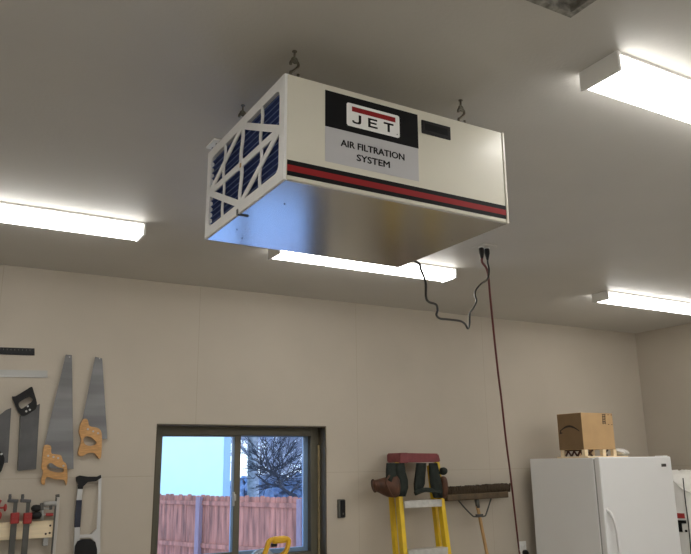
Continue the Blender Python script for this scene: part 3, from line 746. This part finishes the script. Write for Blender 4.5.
b = bm_new(); tube(b, catmull([at(415, 493.5, yb_ + .01), at(424, 490, yb_), at(432, 490.5, yb_), at(440, 493, yb_)], 4), .016, 8); part('belt', b, m_strap, t)
# left pouch: open mouth turned to the left
def pouch(name, rings, m):
    b = bm_new(); rg = []
    for cx, cy, rx, ry, tilt, y, dp in rings:
        r = []
        for k in range(18):
            a = 2 * PI * k / 18; u, v = rx * math.cos(a), ry * math.sin(a)
            px = cx + u * math.cos(tilt) - v * math.sin(tilt); py = cy + u * math.sin(tilt) + v * math.cos(tilt)
            r.append(b.verts.new(at(px, py, y + dp * math.cos(a))))
        rg.append(r)
    for A, B in zip(rg, rg[1:]):
        for k in range(18):
            f = b.faces.new((A[k], A[(k + 1) % 18], B[(k + 1) % 18], B[k])); f.smooth = True
    b.faces.new(rg[-1]); b.faces.new(rg[0])
    return part(name, b, m, t)
pouch('pouch', [(372.6, 486.0, .9, 4.2, -.25, yb_ + .07, -.05), (374.2, 485.8, 2.2, 5.6, -.22, yb_ + .065, -.055), (378, 486.0, 3.0, 6.6, -.15, yb_ + .06, -.06), (383, 486.6, 4.0, 8.6, -.1, yb_ + .05, -.06), (388, 486.8, 4.6, 10.2, 0, yb_ + .04, -.06), (393, 486.4, 4.6, 11.4, .05, yb_ + .02, -.05), (396.2, 486.6, 3.6, 11.0, .0, yb_ + .01, -.045), (398.4, 487, 2.0, 9.2, .0, yb_ + .01, -.03)], m_leather)
b = bm_new(); tube(b, [at(374.0 + 2.0 * math.cos(a_) + 1.2 * math.sin(a_), 485.8 + 6.0 * math.sin(a_), yb_ + .062 - .055 * math.cos(a_)) for a_ in [2 * PI * k / 18 for k in range(18)]], .006, 6, closed=True); part('pouch_rim', b, m_leather, t)
b = bm_new(); tube(b, catmull([at(389.5, 475.5, yb_ - .02), at(386, 482, yb_ - .03), at(388.5, 489, yb_ - .035), at(392.5, 497, yb_ - .03)], 4), .007, 7); part('pouch_seam', b, m_leather, t)
pouch('pouch', [(440.5, 487, 1.2, 8, 0, yb_ + .05, -.03), (441.5, 487, 3.0, 10.5, 0, yb_ + .04, -.045), (443.5, 487.5, 3.6, 11.5, 0, yb_ + .04, -.045), (445.5, 487.5, 2.6, 10.5, 0, yb_ + .04, -.04), (447, 487.5, .9, 8, 0, yb_ + .04, -.03)], m_leather)
pouch('rolled_cloth', [(440.2, 471, .8, 1.8, .1, yb_ + .05, -.02), (441, 471, 2, 3.4, .1, yb_ + .05, -.035), (443.5, 471.2, 3.6, 4.0, .1, yb_ + .05, -.045), (445.4, 471.2, 2.2, 3.2, .1, yb_ + .05, -.035), (446.4, 471.2, .8, 1.8, .1, yb_ + .05, -.02)], m_strap)

# ------------------------------------------------------------------ push broom
BY = 4.585
t = thing('push_broom', (at(490, 554, BY).x, 4.55, 0), 'wide push broom standing upside down against the wall beside the ladder', 'broom')
A, B = at(443, 496.2, BY), at(506.8, 491.6, BY)
b = bm_new(); n = 64; random.seed(3)
dirx = (B - A).normalized(); upv = Vector((0, 0, 1)); Ln = (B - A).length
for k in range(n):                                          # tufts set in four rows
    for r_ in range(4):
        f = (k + .5) / n; base_ = A + dirx * Ln * f + Vector((0, -.036 + r_ * .026, 0))
        lean = dirx * (random.uniform(-.008, .008) + (f - .5) * .012); hgt = random.uniform(.058, .066)
        tube(b, [base_, base_ + upv * hgt * .6 + lean * .5, base_ + upv * hgt + lean], [.0075, .0082, .0065], 5)
part('bristles', b, m_bristle, t, kind='stuff')
b = bm_new(); A2, B2 = A + Vector((0, 0, -.012)), at(503.5, 492.6, BY) + Vector((0, 0, -.012)); obox(b, A2, B2, .120, .046, up=(0, 0, 1), bev=.008); part('head_block', b, m_broomwood, t)
hy = BY - .03
hb, ht = Vector((at(487, 554, hy).x + .15, 4.35, 0.0)), at(476.3, 500, hy)
b = bm_new(); tube(b, [hb, at(487, 554, hy - .05), at(478.5, 511, hy - .012), at(477.2, 506, hy - .005)], .0125, 12); part('handle', b, m_handlewood, t)
b = bm_new(); tube(b, [at(478.0, 508, hy - .008), at(476.4, 497.5, hy)], [.015, .019], 12); part('socket', b, m_darksteel, t)
b = bm_new(); yb2 = hy - .012
tube(b, catmull([at(457, 498.5, hy), at(464, 507, yb2), at(472, 515.2, yb2 - .004), at(475, 516.6, yb2 - .006), at(484, 516.2, yb2 - .006), at(486.5, 513, yb2), at(491.5, 497, hy)], 4), .0058, 8)
part('brace', b, m_darksteel, t)
b = bm_new(); obox(b, at(476, 515.8, yb2 - .016), at(482.8, 515.4, yb2 - .016), .022, .016, up=(0, 1, 0), bev=.003); part('brace_clip', b, m_darksteel, t)

# ------------------------------------------------------------------ wall outlet with plug
p = at(522.5, 549.5, YB)
t = thing('wall_outlet', (p.x, YB, p.z), 'white wall outlet with a black plug, between red cord and freezer', 'outlet')
b = bm_new(); box(b, p.x - .037, p.x + .037, YB - .007, YB, p.z - .062, p.z + .062, .003); part('cover_plate', b, m_plate_white, t)
for dz in (-.02, .022):
    b = bm_new(); box(b, p.x - .017, p.x + .017, YB - .010, YB - .006, p.z + dz - .014, p.z + dz + .014, .004); part('socket', b, m_plate_white, t)
b = bm_new(); lathe(b, [(.020, 0), (.022, -.012), (.020, -.03), (.008, -.045)], c=(p.x + .006, YB - .010, p.z - .022), axis='Y', n=14); tube(b, catmull([(p.x + .006, YB - .05, p.z - .022), (p.x + .008, YB - .075, p.z - .05), (p.x + .02, YB - .06, p.z - .16), (p.x + .10, YB - .05, p.z - .5), (p.x + .14, YB - .05, .01)], 5), .0045, 7)
part('plug', b, m_blackplastic, t)

# ------------------------------------------------------------------ freezer and what stands on it
FX0, FX1, FYa, FYb, FZ = 4.325, 5.125, 3.855, 4.570, 1.583
t = thing('freezer', ((FX0 + FX1) / 2, (FYa + FYb) / 2, 0), 'tall white upright freezer standing by the right corner', 'freezer')
b = bm_new(); box(b, FX0, FX1, FYa + .062, FYb, .03, FZ - .002, .006); part('body', b, m_freezer, t)
b = bm_new(); box(b, FX0 + .008, FX1 - .008, FYa + .050, FYa + .062, .10, FZ - .012); part('gasket', b, m_freezer_trim, t)
b = bm_new(); box(b, FX0, FX1, FYa, FYa + .050, .09, FZ + .002, .010, 3); dr = part('door', b, m_freezer, t)
b = bm_new(); hx = at(608, 512, FYa).x; h1, h2 = at(608, 512, FYa).z, .86
hp = [(hx, FYa + .006, h1 + .008), (hx, FYa - .022, h1 - .008), (hx + .008, FYa - .040, h1 - .05), (hx + .018, FYa - .048, h1 - .13), (hx + .022, FYa - .050, (h1 + h2) / 2 - .08), (hx + .016, FYa - .046, h2 + .05), (hx + .002, FYa - .022, h2 + .008), (hx, FYa + .006, h2 - .008)]
tube(b, catmull(hp, 5), .0125, 10); lathe(b, [(.016, -.006), (.018, 0), (.018, .006)], c=(hx, FYa - .002, h1 + .012), axis='Y', n=14); part('handle', b, m_handle, dr)
p = at(663.7, 465.2, FYa); b = bm_new(); box(b, p.x - .027, p.x + .027, FYa - .003, FYa + .001, p.z - .011, p.z + .011, .002); part('badge', b, m_darksteel, dr)
b = bm_new(); p = at(663, 456, FYa + .03); box(b, FX1 - .075, FX1 - .02, FYa + .012, FYa + .09, FZ - .006, FZ + .009, .003); part('hinge_cover', b, m_handle, t)
b = bm_new(); box(b, FX0 + .02, FX1 - .02, FYa + .03, FYb - .02, 0, .09); part('plinth', b, m_freezer_trim, t)
# wooden riser (blocks and dark lattice on a pale board)
KZ = FZ - .0015; BZ = 1.643
cx0, cx1, cy0, cy1 = 4.376, 4.712, 4.032, 4.278
t = thing('wooden_riser', ((cx0 + cx1) / 2, (cy0 + cy1) / 2, KZ), 'low wooden stand with dark crossed braces under the carton on the freezer', 'stand')
b = bm_new(); box(b, cx0 - .02, cx1 + .085, cy0 - .045, cy1 + .02, KZ, KZ + .012, .001); part('board', b, m_pine, t)
for x in (cx0 + .002, (cx0 + cx1) / 2 + .03, cx1 - .022):
    for y in (cy0, cy1 - .03):
        b = bm_new(); box(b, x, x + .034, y, y + .030, KZ + .012, BZ); part('block', b, m_pine, t)
b = bm_new(); box(b, cx0 + .02, cx0 + .032, cy0 + .03, cy1 - .03, BZ - .010, BZ - .001)
for k in range(3):
    ya = cy0 + .034 + k * .060; yb3 = ya + .056
    obox(b, (cx0 + .02, ya, KZ + .014), (cx0 + .02, (ya + yb3) / 2, BZ - .008), .010, .009, up=(1, 0, 0)); obox(b, (cx0 + .02, (ya + yb3) / 2, BZ - .008), (cx0 + .02, yb3, KZ + .014), .010, .009, up=(1, 0, 0))
part('lattice', b, m_darkwood, t)
for xa, xb in ((cx0 + .05, cx0 + .11), (cx0 + .215, cx0 + .275)):
    b = bm_new(); obox(b, (xa, cy0 + .02, KZ + .014), (xb, cy0 + .02, BZ - .002), .010, .009, up=(0, 1, 0)); obox(b, (xb, cy0 + .0275, KZ + .014), (xa, cy0 + .0275, BZ - .002), .010, .009, up=(0, 1, 0)); part('cross_brace', b, m_darkwood, t)
# carton
kx0, kx1, ky0, ky1, kz1 = 4.372, 4.717, 4.032, 4.282, 1.918
t = thing('cardboard_box', ((kx0 + kx1) / 2, (ky0 + ky1) / 2, BZ), 'brown cardboard carton with a curved arrow on its dark side, on top of the freezer', 'carton')
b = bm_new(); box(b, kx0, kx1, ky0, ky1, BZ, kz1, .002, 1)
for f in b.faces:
    if f.normal.x < -.9: f.material_index = 1  # left face takes the darker brown
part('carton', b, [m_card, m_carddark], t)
b = bm_new(); sm = []
for k in range(15):
    f = k / 14; y = ky1 - .022 - f * (ky1 - ky0 - .05); z = BZ + .128 + .050 * math.sin(PI * (.10 + .84 * f)); sm.append((kx0, y, z, .003 + .005 * math.sin(PI * f)))
plate(b, [(x - .0004, y, z + h_) for x, y, z, h_ in sm] + [(x - .0004, y, z - h_) for x, y, z, h_ in reversed(sm)], (-.0006, 0, 0))
y, z = sm[0][1], sm[0][2]
plate(b, [(kx0 - .0004, y - .004, z + .012), (kx0 - .0004, y + .006, z - .022), (kx0 - .0004, y - .030, z - .014), (kx0 - .0004, y - .012, z - .008)], (-.0006, 0, 0))
part('curved_arrow', b, m_ink, t)
b = bm_new(); fp = lambda a, c: at(540 + a / 6.91, 400 + c / 6.91, ky0)
def mark(a0, c0_, a1, c1):
    P0, P1 = fp(a0, c0_), fp(a1, c1); box(b, P0.x, P1.x, ky0 - .001, ky0 + .0005, P1.z, P0.z)
for i in range(6): mark(430, 98 + i * 11.5, 452, 105 + i * 11.5)
mark(430, 98, 434, 168); mark(448, 98, 452, 168)
for a, c in ((466, 100), (488, 101), (470, 166), (492, 168)): mark(a, c, a + 8, c + 5)
part('shipping_marks', b, m_ink, t)
b = bm_new(); box(b, (kx0 + kx1) / 2 - .03, (kx0 + kx1) / 2 + .03, ky0 + .002, ky1 - .002, kz1 - .0005, kz1 + .0006); part('packing_tape', b, mat('packing_tape', (.50, .38, .22), rough=.25), t)
# crumpled clear bag
p = at(621, 453.5, 4.06)
t = None
b = bm_new(); random.seed(5); bmesh.ops.create_icosphere(b, subdivisions=3, radius=1)
for v in b.verts:
    k_ = 1 + .18 * math.sin(7 * v.co.x + 3 * v.co.z) + random.uniform(-.07, .07)
    v.co = Vector((p.x + v.co.x * .055 * k_, 4.06 + v.co.y * .06 * k_, KZ + .040 + max(-.028, v.co.z * .026 * k_)))
pb_ = part('plastic_bag', b, m_plastic_bag, None, origin=(p.x, 4.06, KZ + .012)); tag(pb_, 'small crumpled pale plastic bag beside the carton on the freezer', 'bag')

# ------------------------------------------------------------------ dust collector with cloth bag behind the freezer
GX, GY, GR = 5.475, 4.030, .285
t = thing('dust_collector', (GX, GY, 0), 'white cloth dust bag with red and black logo, right of the freezer', 'dust collector')
b = bm_new(); prof = []; NB = 48
zs = [(.74, .90), (.80, .97), (.95, 1.0), (1.15, 1.0), (1.28, .99), (1.36, .95), (1.41, .86), (1.445, .70), (1.462, .45), (1.468, .12)]
rings = []
for z, f in zs:
    r = []
    for k in range(NB):
        a = 2 * PI * k / NB; rr_ = GR * f * (1 + .012 * math.sin(5 * a + z * 9) + .008 * math.sin(11 * a - z * 6))
        r.append(b.verts.new((GX + rr_ * math.cos(a), GY + rr_ * math.sin(a), z + (.012 * math.sin(3 * a) if z > 1.38 else 0))))
    rings.append(r)
for A, B in zip(rings, rings[1:]):
    for k in range(NB): b.faces.new((A[k], A[(k + 1) % NB], B[(k + 1) % NB], B[k]))
b.faces.new(rings[-1]); b.faces.new(rings[0][::-1])
bag = part('filter_bag', b, m_cloth, t, smooth=True)
def on_bag(a, z, off=.004):
    return Vector((GX + (GR * 1.022 + off) * math.cos(a), GY + (GR * 1.022 + off) * math.sin(a), z))
def bag_patch(bm, u0, u1, z0, z1, n=6):
    """u is arc length along the bag to the right, measured from azimuth U0"""
    for off in (.001, .003): pass
    fr_, bk = [], []
    for k in range(n + 1):
        a = U0 + (u0 + (u1 - u0) * k / n) / GR
        fr_.append((bm.verts.new(on_bag(a, z0)), bm.verts.new(on_bag(a, z1)))); bk.append((bm.verts.new(on_bag(a, z0, -.004)), bm.verts.new(on_bag(a, z1, -.004))))
    for k in range(n):
        bm.faces.new((fr_[k][0], fr_[k + 1][0], fr_[k + 1][1], fr_[k][1])); bm.faces.new((bk[k][0], bk[k][1], bk[k + 1][1], bk[k + 1][0]))
        bm.faces.new((fr_[k][1], fr_[k + 1][1], bk[k + 1][1], bk[k][1])); bm.faces.new((fr_[k][0], bk[k][0], bk[k + 1][0], fr_[k + 1][0]))
    bm.faces.new((fr_[0][0], fr_[0][1], bk[0][1], bk[0][0])); bm.faces.new((fr_[n][0], bk[n][0], bk[n][1], fr_[n][1]))
# azimuth of the visible right end of the logo
def bag_hit(px, py):
    v = CF + CR * ((px - 345.5) / F_PX) - CU * ((py - 277.0) / F_PX)
    R_ = GR * 1.022
    a_, b_, c_ = v.x ** 2 + v.y ** 2, -2 * (v.x * GX + v.y * GY), GX ** 2 + GY ** 2 - R_ ** 2
    s = (-b_ - math.sqrt(b_ * b_ - 4 * a_ * c_)) / (2 * a_); P_ = v * s
    return math.atan2(P_.y - GY, P_.x - GX), P_.z + EYE
aR, zR = bag_hit(685, 518); U0 = aR
_, zb0 = bag_hit(681, 518.3); _, zb1 = bag_hit(681, 513.2); _, zl1 = bag_hit(681, 520.3); _, zl0 = bag_hit(681, 532)
hL = zl1 - zl0; un = hL / 1.0
b = bm_new(); bag_patch(b, -4.0 * un, 0, zb0, zb1, 16); part('logo_bar', b, m_redpaint, bag)
b = bm_new(); bag_patch(b, -1.0 * un, .06 * un, zl1 - .26 * hL, zl1); bag_patch(b, -.62 * un, -.32 * un, zl0, zl1 - .26 * hL, 2); part('logo_letter', b, m_black, bag)
b = bm_new(); bag_patch(b, -2.5 * un, -2.2 * un, zl0, zl1, 2)
for q in (0, .40, .80): bag_patch(b, -2.2 * un, -1.5 * un, zl0 + q * hL, zl0 + (q + .2) * hL, 3)
part('logo_letter', b, m_black, bag)
b = bm_new(); bag_patch(b, -3.4 * un, -3.1 * un, zl0, zl1, 2); bag_patch(b, -4.1 * un, -3.4 * un, zl0, zl0 + .2 * hL, 3); bag_patch(b, -4.1 * un, -3.85 * un, zl0 + .2 * hL, zl0 + .4 * hL, 2); part('logo_letter', b, m_black, bag)
ad, zd = bag_hit(686.2, 531)
b = bm_new(); u = (ad - U0) * GR; bag_patch(b, u - .008, u + .008, zd - .008, zd + .008, 2); part('logo_dot', b, m_black, bag)
b = bm_new(); pts = []
for px, py in ((683, 478), (684, 488), (685.5, 502), (688, 520), (690, 540), (691.5, 556)):
    a_, z_ = bag_hit(px, py); pts.append(on_bag(a_, z_, .002))
pts.append(pts[-1] + Vector((.01, 0, -.15))); tube(b, catmull(pts, 4), .0042, 7); part('drawstring', b, m_cord_black, bag)
b = bm_new(); pts = []
for px, py in ((672, 480), (677, 484), (682, 488.5), (687, 491), (692, 492.5)):
    a_, z_ = bag_hit(px, py); pts.append(on_bag(a_, z_, -.004))
tube(b, catmull(pts, 4), .0075, 7); part('hem', b, m_cloth, bag)
b = bm_new(); lathe(b, [(.262, .60), (.27, .60), (.27, .76), (.262, .76)], c=(GX, GY, 0), n=40); part('collar', b, m_steel, t)
for a in (45, 135, 225, 315):
    a = math.radians(a); b = bm_new(); x, y = GX + .25 * math.cos(a), GY + .25 * math.sin(a); tube(b, [(x, y, 0), (x, y, .61)], .015, 8); part('leg', b, m_darksteel, t)

# ------------------------------------------------------------------ outside the window
b = bm_new(); GZ = -.90
box(b, -40, 60, YB + WT + .02, 90, GZ - .2, GZ); struct('ground_outside', b, m_snow)
def on_z(px, py, z): return at_z(px, py, z)
FZT = .95
FA, FB = on_z(157, 494, FZT), on_z(303, 497, FZT)
fd = (FB - FA); fd.z = 0; flen = fd.length; fd.normalize(); fn = Vector((-fd.y, fd.x, 0))
t = thing('board_fence', (FA.x, FA.y, GZ), 'reddish cedar board fence outside the window', 'fence')
b = bm_new(); random.seed(11); k = -24; pw = .140
while k * pw < flen + 5.0:
    s = k * pw; top = FZT + random.uniform(-.018, .012)
    A = FA + fd * s; B = FA + fd * (s + pw - .006); off = random.uniform(-.004, .004)
    o = [Vector((A.x, A.y, GZ)), Vector((B.x, B.y, GZ)), Vector((B.x, B.y, top - .03)), Vector(B.to_tuple()[:2] + (top - .03,)) * .8 + Vector(A.to_tuple()[:2] + (top - .03,)) * .2, ]
    o = [Vector((A.x, A.y, GZ)), Vector((B.x, B.y, GZ)), Vector((B.x, B.y, top - .028)), Vector((A.x * .2 + B.x * .8, A.y * .2 + B.y * .8, top)), Vector((A.x * .8 + B.x * .2, A.y * .8 + B.y * .2, top)), Vector((A.x, A.y, top - .028))]
    plate(b, [p_ + fn * off for p_ in o], fn * .018); k += 1
part('board_panel', b, m_fence, t)
for zr in (-.16, -1.0, -1.7):
    b = bm_new(); obox(b, FA + fd * -3.3 - fn * .022 + Vector((0, 0, zr)), FA + fd * (flen + 4.9) - fn * .022 + Vector((0, 0, zr)), .038, .088, bev=.003); part('rail', b, m_fence, t)
pp_ = on_z(191.5, 498, FZT - .05); s0 = (pp_ - FA).dot(fd)
pq_ = on_z(303.5, 498, FZT - .02); s1 = (pq_ - FA).dot(fd)
for s in (s0, s1, s0 - (s1 - s0)):
    b = bm_new(); q = FA + fd * s - fn * .06; obox(b, (q.x, q.y, GZ), (q.x, q.y, FZT - .035), .115, .10, up=fn, bev=.003); part('post', b, m_post, t)
# neighbouring house
t = None
HY = 22.0
HCc = at(229.5, 480, HY)
hx1 = HCc.x; t = thing('neighbour_house', (hx1 - 5, HY + 4, GZ), 'pale house wall beyond the fence', 'house')
b = bm_new(); box(b, hx1 - 12, hx1, HY, HY + 8, GZ, 5.2)
for k in range(1, 30): box(b, hx1 - 12, hx1 - .02, HY - .006, HY + .001, GZ + k * .2, GZ + k * .2 + .006)
part('house_wall', b, m_house, t)
b = bm_new(); box(b, hx1 - .20, hx1 + .012, HY - .025, HY + .12, GZ, 5.2); part('corner_trim', b, m_housetrim, t)
b = bm_new(); plate(b, [(hx1 + .15, HY - .2, 5.2), (hx1 + .15, HY + 8.2, 5.2), (hx1 + .15, HY + 4, 7.6)], (-13, 0, 0)); part('roof', b, m_roof, t)

TW = .008
def branch(bm, p, d, r, ln, depth, spread, sides=(7, 5, 4, 3, 3, 3), droop=0.0, lvl=0):
    pts = [p.copy()]; rs = [r]; q = p.copy(); dd = d.copy(); nseg = 5 if lvl < 2 else 3
    kids = []
    for k in range(nseg):
        dd = (dd + Vector((random.uniform(-1, 1), random.uniform(-1, 1), random.uniform(-.8, .9) - droop)) * .16).normalized()
        q = q + dd * ln / nseg; pts.append(q.copy()); rs.append(max(r * (1 - .5 * (k + 1) / nseg), TW))
        if depth > 0 and (k >= 1 or lvl > 0):
            for _ in range(2 if lvl < 3 else 1 + (random.random() < .6)):
                sd = (dd + Vector((random.uniform(-1, 1), random.uniform(-1, 1), random.uniform(-.6, .9))) * spread).normalized()
                kids.append((q.copy(), sd, rs[-1] * random.uniform(.42, .62), ln * random.uniform(.5, .75)))
    tube(bm, pts, rs, sides[min(lvl, 5)])
    for kq, sd, kr, kl in kids: branch(bm, kq, sd, max(kr, TW), kl, depth - 1, spread, sides, droop, lvl + 1)
def tree(px, Y, label, trunk_r, trunk_h, ln, depth, seed, n=7, spread=.9, lean=(0, 0), mt=None, tw=1.0):
    random.seed(seed)
    base_ = at(px, 500, Y); base_.z = GZ
    t = thing('bare_tree', base_, label, 'tree')
    b = bm_new(); top = base_ + Vector((lean[0], lean[1], trunk_h))
    tube(b, [base_, base_ * .66 + top * .34 + Vector((.04, 0, 0)), base_ * .33 + top * .67, top], [trunk_r * 1.15, trunk_r, trunk_r * .93, trunk_r * .8], 12); part('trunk', b, m_bark, t)
    b = bm_new()
    for k in range(n):
        a = 2 * PI * k / n + random.uniform(-.3, .3); h_ = random.uniform(.45, 1.0)
        p_ = base_ + (top - base_) * h_
        branch(b, p_, Vector((math.cos(a), math.sin(a), random.uniform(.1, .8))).normalized(), trunk_r * random.uniform(.22, .42), ln * random.uniform(.7, 1.1), depth, spread)
    part('branches', b, mt or m_twig, t)
tree(252, 27.0, 'bare winter tree with a thick grey trunk beyond the fence', .225, 4.4, 2.9, 4, 4, n=9)
# crooked dark tree leaning to the left
random.seed(21); TY = 23.0; TW = .010
bz = at(299, 500, TY); bz.z = GZ
t = thing('bare_tree', bz, 'low bare dark tree arching to the left just above the fence', 'tree')
b = bm_new(); main = catmull([bz] + [at(x, y, TY) for x, y in ((297, 500), (290, 494), (284, 489.5), (279, 486.5), (272, 484.6), (264, 484.8), (256, 487))], 3)
tube(b, main, [max(.016, .085 - .075 * k / (len(main) - 1)) for k in range(len(main))], 8); part('trunk', b, m_darktwig, t)
b = bm_new()
for ln_ in (((281, 487.5), (279.5, 482), (277, 476), (274, 470), (273, 463)), ((279, 486), (283, 479), (290, 473), (299, 468)), ((268, 484.6), (262, 479), (255, 474)), ((290, 494), (296, 487), (303, 481)), ((277, 476), (271, 471), (264, 469))):
    P_ = catmull([at(x, y, TY + random.uniform(-.5, .5)) for x, y in ln_], 3)
    tube(b, P_, [max(.012, .050 - .040 * k / (len(P_) - 1)) for k in range(len(P_))], 6)
    for k in range(2, len(P_), 2):
        branch(b, P_[k], Vector((random.uniform(-1, 1), random.uniform(-.6, .6), random.uniform(-.2, 1))).normalized(), .018, .8, 2, .8, lvl=2)
part('branches', b, m_darktwig, t)
TW = .008
tree(330, 33.0, 'bare winter tree farthest to the right beyond the fence', .20, 4.4, 3.2, 4, 9, n=7)
# hedge
random.seed(8); b = bm_new()
for k in range(26):
    c = at(240 + k * 3.4, 492, 36); 
    r_ = random.uniform(.7, 1.0); tb = bm_new(); bmesh.ops.create_icosphere(tb, subdivisions=3, radius=r_)
    for v in tb.verts: v.co = v.co * (1 + random.uniform(-.13, .13)) + Vector((c.x, 36 + random.uniform(-.6, .6), random.uniform(-.2, .15)))
    merge(b, tb)
    box(b, c.x - .4, c.x + .4, 35.7, 36.3, GZ, .1)
hd = part('hedge', b, m_shrub, None, origin=(at(280, 492, 36).x, 36, GZ)); tag(hd, 'blue grey hedge far behind the fence under the trees', 'hedge', kind='stuff')

# ------------------------------------------------------------------ daylight
wd = bpy.data.worlds.new('sky'); S.world = wd; wd.use_nodes = True
nt = wd.node_tree; bg = nt.nodes['Background']
tc = nt.nodes.new('ShaderNodeTexCoord'); sp = nt.nodes.new('ShaderNodeSeparateXYZ'); nt.links.new(tc.outputs['Generated'], sp.inputs[0])
rp = nt.nodes.new('ShaderNodeValToRGB'); nt.links.new(sp.outputs['Z'], rp.inputs['Fac'])
rp.color_ramp.elements[0].position = 0.0; rp.color_ramp.elements[0].color = (.86, .93, 1.0, 1)
rp.color_ramp.elements[1].position = .5; rp.color_ramp.elements[1].color = (.29, .53, 1.0, 1)
nt.links.new(rp.outputs['Color'], bg.inputs['Color']); bg.inputs['Strength'].default_value = 3.3

S.view_settings.view_transform = 'Standard'; S.view_settings.look = 'None'
S.view_settings.gamma = 1.0; S.view_settings.use_curve_mapping = False
S.view_settings.exposure = 0.0
S.cycles.use_denoising = True
S.cycles.max_bounces = 10; S.cycles.diffuse_bounces = 6; S.cycles.transparent_max_bounces = 12
S.cycles.sample_clamp_indirect = 8
